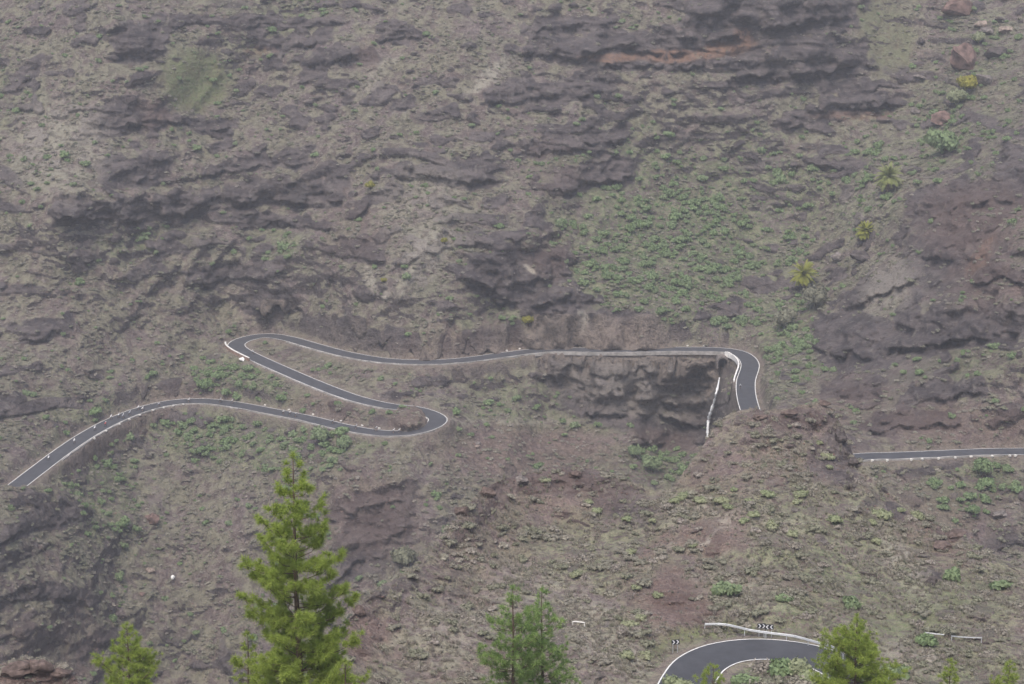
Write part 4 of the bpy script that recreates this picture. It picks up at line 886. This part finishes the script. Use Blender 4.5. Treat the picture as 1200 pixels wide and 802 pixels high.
mb = MB(); mb.add([(x * 1.0, 2.2, z) for x, z in prof_i], [tuple(range(m_))]); link('tunnel_shade', mb.mesh('tunnel_shade'), simple('shade_black', (.012, .011, .012), .95, .1), rt)  # near-black sheet stands in for the shade inside the culvert
mb = MB(); wpts = [(843, 443), (841.5, 452), (839, 462), (836, 474), (832.5, 484), (830.5, 492), (829.5, 500), (829, 512)]
wl = []
for q in wpts:
    a = far_pt(*q); wl.append(Vector(a))
Ymin = min(v.y for v in wl)
for k, (q, v) in enumerate(zip(wpts, wl)):
    ax_, az_ = ray(*q); yy = min(v.y, wl[0].y) - 1.0; yy = min([yy] + [far_pt(q[0] + dx_, q[1] + dy_)[1] - .6 for dx_ in (-2, 0, 2) for dy_ in (-4, 0, 4)]); wl[k] = Vector((float(ax_) * yy, yy, float(az_) * yy))
rad = [.22, .4, .36, .55, .5, .4, .42, .3]
fine_p = catmull([tuple(v) for v in wl], .8); fr = np.interp(np.linspace(0, 1, len(fine_p)), np.linspace(0, 1, len(rad)), rad) * (1 + .3 * rng.normal(size=len(fine_p)).clip(-1, 1))
mb.tube([tuple(v) for v in fine_p], [float(r_) for r_ in fr], 7)
me = mb.mesh('waterfall', True); o = link('waterfall', me, M_WATER); tag(o, 'thin white waterfall down the dark cliff', 'waterfall')

# ------------------------------------------------------------------ guardrails, chevron signs, small white rails
def guardrail(pts, label, gap=2.0, h=.72, ps=1.0):
    pts = [Vector(p) for p in pts]; rt = empty('guardrail', pts[0]); tag(rt, label, 'guardrail'); o0 = pts[0]
    prof = [(0, .16), (.05, .10), (.05, .05), (0, 0), (.05, -.05), (.05, -.10), (0, -.16)]
    prof = [(a * ps, b_ * ps) for a, b_ in prof]; mb = MB(); n = len(pts); vs = []
    for i, p in enumerate(pts):
        d = (pts[min(i + 1, n - 1)] - pts[max(i - 1, 0)]); d.z = 0; d.normalize(); nn = Vector((d.y, -d.x, 0))
        if nn.y > 0: nn = -nn
        vs += [p + nn * a + Vector((0, 0, h + b)) - o0 for a, b in prof]
    k = len(prof); mb.add(vs, [(i * k + j, i * k + j + 1, (i + 1) * k + j + 1, (i + 1) * k + j) for i in range(n - 1) for j in range(k - 1)])
    link('rail_beam', mb.mesh('rail_beam'), M_STEEL, rt)
    acc = 0; last = pts[0]
    for i, p in enumerate(pts):
        acc += (p - last).length; last = p
        if i == 0 or acc > gap:
            acc = 0; q = p - o0; m2 = MB(); m2.box((q.x, q.y + .06, q.z + h / 2 - .15), (.09, .07, h + .45)); link('post', m2.mesh('post'), M_STEEL, rt)
    return rt
def near_line(px_py, step=.8):
    L_ = catmull([tuple(near_pt(*q)) for q in px_py], step); n_ = len(L_); t_ = np.arange(n_); L_[:, 2] = np.polyval(np.polyfit(t_, L_[:, 2], min(2, n_ - 1)), t_) + .1; return L_
guardrail(near_line([(826, 736), (850, 737.5), (880, 740), (905, 743.5), (930, 750), (955, 757.5), (975, 765), (988, 770)]), 'curved steel guardrail on the outside of the near hairpin')
guardrail(near_line([(1084, 748), (1097, 749.5), (1106, 750.5)]), 'short left piece of the thin broken rail on the right slope', 3, .6, .5)
guardrail(near_line([(1115, 752), (1130, 753.5), (1150, 754)]), 'longer right piece of the thin broken rail on the right slope', 3, .6, .5)
def chevron(px, py, n, right, label, yaw=0, wid=.98, single=False):
    """py: image row of the panel centre"""
    g_ = near_pt(px, py + 13); sc = FPX / np.linalg.norm(g_); rt = empty('chevron_sign', tuple(g_), yaw); tag(rt, label, 'road sign')
    H = .64; z0 = 13 / sc / math.cos(R(22)) - .05
    mb = MB(); mb.box((0, 0, z0), (wid, .04, H)); link('panel', mb.mesh('panel'), M_SIGNB, rt)
    for k in range(n):
        cx = (k - (n - 1) / 2) * wid / n; s_ = 1 if right else -1; w2 = wid / n * .46; d2 = .15
        v = [(-w2 * .85, H * .40), (-w2 * .1, H * .40), (w2 * .85, 0), (-w2 * .1, -H * .40), (-w2 * .85, -H * .40), (w2 * .1, 0)]
        m2 = MB(); m2.add([(cx + s_ * x, -.026, z0 + z) for x, z in v], [tuple(range(6)) if s_ > 0 else tuple(range(6))[::-1]]); link('chevron', m2.mesh('chevron'), M_SIGNW, rt)
    for dx in (-wid * .3, wid * .3):
        m2 = MB(); m2.box((dx, .06, z0 / 2 - .1), (.06, .06, z0 + .5)); link('post', m2.mesh('post'), M_STEEL, rt)
chevron(892.5, 725.5, 2, True, 'black and white sign with two chevrons pointing right beside its mirrored twin')
chevron(901.5, 725.5, 2, False, 'black and white sign with two chevrons pointing left beside its mirrored twin')
chevron(791.5, 747, 2, True, 'lone chevron sign on the brown rubble bank pointing right', R(12))
chevron(1038, 786, 2, False, 'chevron sign half hidden beside the pine top', R(-20))
def small_rail(px, py, label):
    g_ = near_pt(px, py + 4); rt = empty('small_white_rail', tuple(g_), R(-8)); tag(rt, label, 'rail')
    mb = MB(); mb.tube([(-.75, 0, .62), (-.5, 0, .70), (.6, 0, .62), (.75, 0, .58)], .075, 6); link('bar', mb.mesh('bar'), M_WHITEW, rt)
    for x in (-.72, .72):
        mb = MB(); mb.tube([(x, 0, -.2), (x, 0, .6)], .07, 6); link('post', mb.mesh('post'), M_WHITEW, rt)
small_rail(678, 731, 'short white rail on the dry grass right of the twin pines'); small_rail(609, 738, 'short white rail seen behind the twin pines')

# ------------------------------------------------------------------ pines
def clump(mb, c, ax, r, n, rs):
    ax = ax / np.linalg.norm(ax)
    d = rs.normal(size=(n, 3)); d /= np.linalg.norm(d, axis=1)[:, None]; d = d + ax * .55; d /= np.linalg.norm(d, axis=1)[:, None]
    base = c + rs.normal(size=(n, 3)) * r * .10 - ax * r * .3 * rs.random(n)[:, None]
    tip = base + d * (r * rs.uniform(.7, 1.15, n))[:, None]; tip[:, 2] -= r * .12
    side = np.cross(d, rs.normal(size=(n, 3))); side /= np.linalg.norm(side, axis=1)[:, None]; w = r * .042
    v = np.stack([base - side * w, base + side * w, tip + side * w * .4], 1).reshape(-1, 3); mb.add(v, [(3 * i, 3 * i + 1, 3 * i + 2) for i in range(n)])
def pine(px, py, Yd, label, rad, seed, mat=M_PINE, gap=1.0, cl=.36, nd=46, lean=0.0, whorl=.62, pw=.72):
    rs = np.random.default_rng(seed); ax_, az_ = ray(px, py); top = np.array([float(ax_) * Yd, Yd, float(az_) * Yd]); g_ = front_pt(top[0], Yd)
    H = top[2] - g_[2] - cl * .7
    rt = empty('pine_tree', tuple(g_)); tag(rt, label, 'tree', 'young pines')
    nseg = 14; tp = []
    for k in range(nseg + 1):
        t_ = k / nseg; tp.append((.10 * math.sin(t_ * 5 + seed) * (1 - t_) + lean * t_ * (1 - t_), .08 * math.cos(t_ * 4 + seed) * (1 - t_), -.4 + t_ * (H + .4)))
    mb = MB(); mb.tube(tp, [(.02 + .014 * H * (1 - k / nseg)) for k in range(nseg + 1)], 8); tr = link('trunk', mb.mesh('trunk', True), M_BARK, rt)
    mbb = MB(); mbl = MB()
    clump(mbl, np.array(tp[-1]), np.array([0, 0, 1.0]), cl * 1.05, nd + 30, rs)
    z = H - max(whorl * 1.1, cl * 1.5); wi = 0
    while z > H * .08:
        t_ = 1 - z / H; rr = rad * min(1.0, t_ * 1.6) ** pw * rs.uniform(.75, 1.15); nb_ = 3 + int(t_ * 6 + rs.random() * 1.2)
        a0 = rs.uniform(0, 6.28); cx = np.interp(z, [q[2] for q in tp], [q[0] for q in tp]); cy = np.interp(z, [q[2] for q in tp], [q[1] for q in tp])
        for b in range(nb_):
            a = a0 + 6.283 * b / nb_ + rs.normal() * .3; L_ = max(.35, rr * rs.uniform(.45, 1.2)); up = rs.uniform(.25, .75) * (1 - .5 * t_)
            zz_ = z + rs.normal() * whorl * .3
            dirh = np.array([math.cos(a), math.sin(a), 0]); p0 = np.array([cx, cy, zz_]); p1 = p0 + dirh * L_ * .6 + np.array([0, 0, L_ * up * .3]); p2 = p0 + dirh * L_ + np.array([0, 0, L_ * up + .1])
            mbb.tube([p0, p1, p2], [.010 + .010 * L_, .010 + .005 * L_, .007], 4, False)
            dr = p2 - p1
            clump(mbl, p2, dr + np.array([0, 0, .6 * np.linalg.norm(dr)]), cl * rs.uniform(.85, 1.25), nd, rs)
            ns = int(max(0, (L_ - .4) / .33) * gap + rs.random())
            for s_ in range(ns):
                u = rs.uniform(.35, .97); q = p0 + (p1 - p0) * min(1, u / .6) if u < .6 else p1 + (p2 - p1) * (u - .6) / .4
                sa = a + rs.choice([-1, 1]) * rs.uniform(.4, 1.3); sl = rs.uniform(.25, .75) * min(1, L_ * .6); sdv = np.array([math.cos(sa) * .8, math.sin(sa) * .8, rs.uniform(.4, 1.3)])
                q2 = q + sdv * sl; mbb.tube([q, q2], [.010, .006], 3, False); clump(mbl, q2, sdv, cl * rs.uniform(.75, 1.15), int(nd * .9), rs)
        z -= whorl * rs.uniform(.7, 1.35)
    link('branches', mbb.mesh('branches'), M_BARK, rt); link('crown', mbl.mesh('crown'), mat, rt)
    return rt
pine(343, 527, 115, 'tallest pine with an open feathery top on the slope', 3.4, 1, gap=2.5, cl=.42, nd=64, whorl=.80, pw=.75)
pine(290, 737, 118, 'small pine tucked against the left side of the tallest pine', 1.4, 2, gap=1.2, cl=.33, pw=1.0)
pine(404, 770, 112, 'low pine at the right foot of the tallest pine', 1.5, 3, gap=1.2, cl=.33)
pine(148, 727, 130, 'lone small bushy pine left of the tallest pine', 2.1, 4, gap=2.6, cl=.33, whorl=.42, pw=1.0)
pine(601, 684, 130, 'left tree of the twin green pines', 1.9, 5, M_PINE_B, 1.7, .38, whorl=.62)
pine(635, 686, 133, 'right tree of the twin green pines', 2.1, 6, M_PINE_B, 1.5, .38, whorl=.62)
pine(1005, 717, 140, 'dense conical pine in front of the near hairpin', 3.0, 7, gap=3.6, cl=.34, whorl=.42, pw=1.0)
pine(1115, 770, 150, 'narrow little pine top right of the hairpin pine', .9, 8, gap=1.6, cl=.32, whorl=.4, pw=1.0)
pine(1184, 772, 150, 'little pine top at the far right slope', 1.3, 9, gap=1.5, cl=.33, whorl=.42, pw=1.0)
pine(836, 777, 172, 'small pine top in front of the hairpin asphalt', 1.2, 10, gap=1.5, cl=.33, whorl=.42)
pine(674, 793, 140, 'tiny pine tip right of the twin pines', .8, 12, M_PINE_B, 1.2, .3, whorl=.45)

# ------------------------------------------------------------------ palms and trees in the gully
def palm(px, py, wpx, hang, mat, label, seed, nf=110, trunk=3.0, skirt=True):
    rs = np.random.default_rng(seed); g_ = far_pt(px, py + hang); sc = FPX / np.linalg.norm(g_)
    c_ = far_pt(px, py); rt = empty('palm_tree', tuple(g_)); tag(rt, label, 'palm', 'palms in the gully')
    hz = max(1.2, hang / sc / math.cos(R(10)) * .95); Rr = wpx / sc / 2
    mb = MB(); mb.tube([(0, 0, -.6), (.05, 0, hz * .5), (0, 0, hz)], [.55, .42, .5], 9); link('trunk', mb.mesh('trunk', True), M_BARK, rt)
    mf = MB(); md_ = MB()
    for k in range(nf):
        el = rs.uniform(-.45, 1.35); az = rs.uniform(0, 6.283); L_ = Rr * rs.uniform(.95, 1.2); dead = skirt and k % 4 == 0
        if dead: el = rs.uniform(-1.35, -.75); L_ *= .75
        dv = Vector((math.cos(az) * math.cos(el), math.sin(az) * math.cos(el), math.sin(el))); sd2 = Vector((-math.sin(az), math.cos(az), 0))
        pts = []; p = Vector((0, 0, hz)); d = dv.copy(); nseg = 7
        for s_ in range(nseg + 1):
            pts.append((p.copy(), d.copy())); p = p + d * L_ / nseg; d = (d + Vector((0, 0, -.16))).normalized()
        tgt = md_ if dead else mf
        tgt.tube([q for q, _ in pts], [.05 * (1 - .8 * i / nseg) + .01 for i in range(nseg + 1)], 3, False)
        for i in range(1, 2 * nseg):
            u = i / 2; a = int(u); q = pts[a][0].lerp(pts[min(a + 1, nseg)][0], u - a); dd = pts[a][1]; upn = sd2.cross(dd).normalized(); ll = L_ * .20 * math.sin(math.pi * (.15 + .8 * u / nseg)) + .15
            for s_ in (-1, 1):
                tip = q + (sd2 * s_ * .8 + dd * .65 + upn * .3).normalized() * ll
                tgt.add([q - dd * .2, q + dd * .2, tip], [(0, 1, 2)])
    link('crown', mf.mesh('crown'), mat, rt)
    if md_.v: link('dead_frond_skirt', md_.mesh('dead_frond_skirt'), M_DEADWOOD, rt)
palm(1040, 207, 36, 19, M_PALM, 'largest palm with drooping green crown in the gully', 21)
palm(940, 320, 34, 17, M_PALMY, 'yellowing palm with brown skirt lower in the gully', 22)
palm(1013, 271, 24, 8, M_PALMY, 'small yellow palm above the rock pile', 23, 80, skirt=False)
def bush_tree(px, py, w, hgt, mat, label, seed, name='shrub_tree'):
    g_ = far_pt(px, py + hgt * .4); sc = FPX / np.linalg.norm(g_); rt = empty(name, tuple(g_)); tag(rt, label, 'tree')
    s_ = w / sc / 2; me = bush_mesh('crown', seed, 900, .17, 12, .95, mat); c = link('crown', me, None, rt); c.location = (0, 0, s_ * .25); c.scale = (s_, s_, s_ * 1.25)
    mb = MB(); mb.tube([(0, 0, -.5), (.1, 0, s_ * .5), (-.1, .1, s_ * .9)], [.22, .16, .1], 6); link('trunk', mb.mesh('trunk'), M_BARK, rt)
bush_tree(1103, 168, 42, 34, M_GREEN, 'bright green rounded tree between gully boulders', 31)
bush_tree(1131, 101, 26, 16, M_YEL, 'yellow orange bush below the largest reddish boulder', 32)
bush_tree(1120, 117, 26, 18, M_PALEG, 'light green bush under the yellow orange one', 33)
bush_tree(1147, 45, 18, 14, M_PALEG, 'light green bush beside the top of the reddish boulder', 34)
bush_tree(434, 216, 13, 14, M_YEL, 'small yellow green tree alone on the central buttress', 35)
bush_tree(619, 373, 17, 26, M_YEL, 'yellow green reed clump under the dark overhang', 36)
bush_tree(522, 281, 10, 10, M_YEL, 'tiny yellow bush on the central slope', 37)
bush_tree(449, 327, 9, 10, M_YEL, 'tiny yellow bush beside the white rock scar', 38)
bush_tree(955, 350, 34, 26, M_SCRUB, 'feathery grey green tamarisk below the lower palm', 39)
bush_tree(918, 376, 34, 24, M_SCRUB, 'pale feathery shrub tree above the road bend', 40)
for px, py, w, lab, sd_ in ((240, 449, 20, 'bright green bush tree at the left end of the road terrace', 41), (268, 391, 9, 'small green bush just above the hairpin bend', 42), (375, 511, 26, 'bright green bush tree below the line of cyclists', 43), (403, 520, 22, 'bright green bush tree beneath the lower road wall', 44), (640, 440, 0, '', 0), (1152, 548, 26, 'bright green bush tree under the right road', 45), (1140, 600, 18, 'round green bush on the slope below the right road', 46), (765, 545, 26, 'green bush tree in the hollow under the cliff', 47), (745, 530, 20, 'green bush tree at the foot of the dark cliff', 48), (475, 655, 34, 'big grey green bush in the ravine left of the knoll', 49), (460, 594, 7, 'tiny mint green bush on the dark ravine wall', 50)):
    if w: bush_tree(px, py, w, w * .7, M_SCRUB if sd_ == 49 else M_GREEN, lab, sd_)

# ------------------------------------------------------------------ cyclists
def skin_mesh(name, joints, bones):
    me = bpy.data.meshes.new(name + '_sk'); ks = list(joints); ix = {k: i for i, k in enumerate(ks)}
    me.from_pydata([joints[k][0] for k in ks], [(ix[a], ix[b]) for a, b in bones], [])
    o = bpy.data.objects.new(name + '_sk', me); COL.objects.link(o); md = o.modifiers.new('s', 'SKIN'); me.skin_vertices.new() if not me.skin_vertices else None
    for k in ks:
        r_ = joints[k][1]; r_ = r_ if isinstance(r_, tuple) else (r_, r_); sv_ = me.skin_vertices[0].data[ix[k]]; sv_.radius = r_; sv_.use_root = (k == 'pelvis')
    sb = o.modifiers.new('u', 'SUBSURF'); sb.levels = 1
    bpy.context.view_layer.update(); dg = bpy.context.evaluated_depsgraph_get(); m2 = bpy.data.meshes.new_from_object(o.evaluated_get(dg)); m2.name = name
    bpy.data.objects.remove(o); smooth_all(m2); return m2
# +x forward, wheels on z=0
J = {'pelvis': ((-.22, 0, .98), .15), 'chest': ((.12, 0, 1.28), (.17, .14)), 'neck': ((.27, 0, 1.40), .07), 'head': ((.36, 0, 1.50), .105), 'crown': ((.38, 0, 1.58), .09)}
B = [('pelvis', 'chest'), ('chest', 'neck'), ('neck', 'head'), ('head', 'crown')]
for s_, sy in (('l', 1), ('r', -1)):
    J['sh' + s_] = ((.18, .18 * sy, 1.30), .07); J['el' + s_] = ((.33, .23 * sy, 1.10), .05); J['ha' + s_] = ((.55, .2 * sy, 1.02), .045)
    up = s_ == 'l'
    J['hip' + s_] = ((-.2, .10 * sy, .93), .11); J['kn' + s_] = ((.16 if up else .08, .12 * sy, .80 if up else .60), .075); J['an' + s_] = ((.02 if up else -.02, .11 * sy, .44 if up else .20), .05); J['to' + s_] = ((.16 if up else .13, .11 * sy, .40 if up else .15), .045)
    B += [('chest', 'sh' + s_), ('sh' + s_, 'el' + s_), ('el' + s_, 'ha' + s_), ('pelvis', 'hip' + s_), ('hip' + s_, 'kn' + s_), ('kn' + s_, 'an' + s_), ('an' + s_, 'to' + s_)]
body0 = skin_mesh('person', J, B)
bodies = []
for mt in (M_JW, M_JR, M_JG):
    b = body0.copy(); b.materials.clear()
    for m_ in (M_SKIN, mt, M_SHORT): b.materials.append(m_)
    for p_ in b.polygons:
        c = p_.center; p_.material_index = 1 if (c.z > .98 and c.z < 1.42 and c.x < .36) else (2 if (c.z > .62 and c.z <= .98 and c.x < .2) else 0)
    bodies.append(b)
bmn = bmesh.new(); bmesh.ops.create_icosphere(bmn, subdivisions=2, radius=.15)
for v in bmn.verts: v.co = Vector((v.co.x * 1.15 + .37, v.co.y * .9, max(v.co.z, -.03) + 1.57))
helm = bpy.data.meshes.new('helmet'); bmn.to_mesh(helm); bmn.free(); helm.materials.append(M_JW)
def wheel_mesh():
    mb = MB(); n = 20; v = []; f = []
    for k in range(n):
        a = 6.283 * k / n; ca, sa = math.cos(a), math.sin(a)
        for rr, yy in ((.34, 0), (.315, .02), (.29, 0), (.315, -.02)): v.append((ca * rr, yy, sa * rr))
    for k in range(n):
        for q in range(4): f.append((4 * k + q, 4 * k + (q + 1) % 4, 4 * ((k + 1) % n) + (q + 1) % 4, 4 * ((k + 1) % n) + q))
    mb.add(v, f)
    for k in range(8): a = 6.283 * k / 8; mb.tube([(0, 0, 0), (.3 * math.cos(a), 0, .3 * math.sin(a))], .006, 3, False)
    return mb.mesh('wheel')
WH = wheel_mesh(); WH.materials.append(M_TYRE)
mb = MB()
for a, b in (((-.18, 0, .86), (-.08, 0, .28)), ((-.08, 0, .28), (.42, 0, .78)), ((-.17, 0, .80), (.40, 0, .86)), ((.38, 0, .92), (.52, 0, .34)), ((-.08, 0, .28), (-.5, 0, .34)), ((-.17, 0, .78), (-.5, 0, .34))): mb.tube([a, b], .025, 5)
FRM = mb.mesh('frame'); FRM.materials.append(M_BIKE)
mb = MB(); mb.tube([(.40, 0, .93), (.46, 0, .95)], .02, 5); mb.tube([(.5, -.21, .98), (.46, -.15, .96), (.46, .15, .96), (.5, .21, .98)], .02, 5); BAR = mb.mesh('handlebar'); BAR.materials.append(M_BIKE)
mb = MB(); mb.box((-.2, 0, .88), (.26, .13, .05)); SAD = mb.mesh('saddle'); SAD.materials.append(M_SHORT)
CY = [(57, 540, 0, 'rider in white alone near the left end of the road'), (87, 520, 0, 'rider in white second from the left end of the road'), (111, 505, 0, 'rider in white behind the rider in red'), (123.5, 500, 1, 'rider in red on the left road bend'), (130, 491, 0, 'rider in white at the uphill edge beside the red rider'),
      (139, 490, 0, 'rider in white riding beside another on the left bend'), (144, 492, 2, 'rider in grey at the valley side of the left bend'), (152, 487, 2, 'rider in grey at the middle of the left bend'), (162, 481, 0, 'rider in white, uphill one of a pair on the bend'), (167, 482.5, 0, 'white rider at the valley side of a pair on the bend'),
      (186, 477, 2, 'rider in grey alone after the bend'), (221, 472, 0, 'rider in white at the crest of the left curve'), (258, 472, 2, 'rider in grey just past the crest of the curve'), (272, 473.5, 0, 'rider in white following past the crest of the curve'), (332, 486, 0, 'rear rider of three close together on the lower road'), (339.5, 487, 0, 'middle rider of three close together on the lower road'),
      (346.5, 489, 2, 'front rider of three close together on the lower road'), (390, 497, 2, 'rider in grey between the group of three and the hairpin'), (417, 503, 2, 'rider in grey approaching the tight hairpin'), (440.5, 505.5, 2, 'tall grey rider just before the tight hairpin'), (461, 508, 0, 'rear white rider of the pair entering the tight hairpin'), (467.5, 508, 0, 'front white rider of the pair entering the tight hairpin'), (297, 415, 2, 'lone rider on the upper hairpin bend by the white wall'), (867.5, 456, 2, 'lone rider on the road bend above the waterfall')]
for px, py, jn_, lab in CY:
    i = nm(px, py); z_ = ROAD_MAIN[i][2] + .03; ax_, az_ = ray(px, py); yy = z_ / float(az_); xx = float(ax_) * yy
    q = ROAD_MAIN[i]; off = np.array([xx - q[0], yy - q[1]]); dl = np.linalg.norm(off)
    if dl > 2.5: off *= 2.5 / dl
    T = ROAD_MAIN[i - 1] - ROAD_MAIN[i + 1]; ang = math.atan2(T[1], T[0])
    bk = empty('bicycle', (q[0] + off[0], q[1] + off[1], z_), ang); tag(bk, 'bicycle under the ' + lab, 'bicycle', 'bicycles on the road')
    link('frame', FRM, None, bk); link('handlebar', BAR, None, bk); link('saddle', SAD, None, bk)
    link('wheel', WH, None, bk, (-.5, 0, .34)); link('wheel', WH, None, bk, (.52, 0, .34))
    pe = link('person', bodies[jn_], None, None, tuple(bk.location)); pe.rotation_euler = (0, 0, ang); tag(pe, 'cyclist, ' + lab, 'person', 'cyclists on the road'); link('helmet', helm, None, pe)

# ------------------------------------------------------------------ haze
hm = bpy.data.materials.new('haze'); hm.use_nodes = True; hn = hm.node_tree
for nd in list(hn.nodes):
    if nd.type == 'BSDF_PRINCIPLED': hn.nodes.remove(nd)
pv = hn.nodes.new('ShaderNodeVolumePrincipled'); pv.inputs['Color'].default_value = (.93, .93, .97, 1); pv.inputs['Density'].default_value = HAZE; pv.inputs['Anisotropy'].default_value = .2
hn.links.new(pv.outputs[0], hn.nodes['Material Output'].inputs['Volume'])
allv = np.concatenate([FV.reshape(-1, 3), NVall.reshape(-1, 3)]); lo = allv.min(0) - [20, 60, 1]; hi_ = allv.max(0) + [20, 20, 0]; hi_[2] = max(hi_[2] + 15, 4)
mb = MB(); mb.box(tuple((lo + hi_) / 2), tuple(hi_ - lo)); hz = link('haze', mb.mesh('haze'), hm); hz['kind'] = 'stuff'
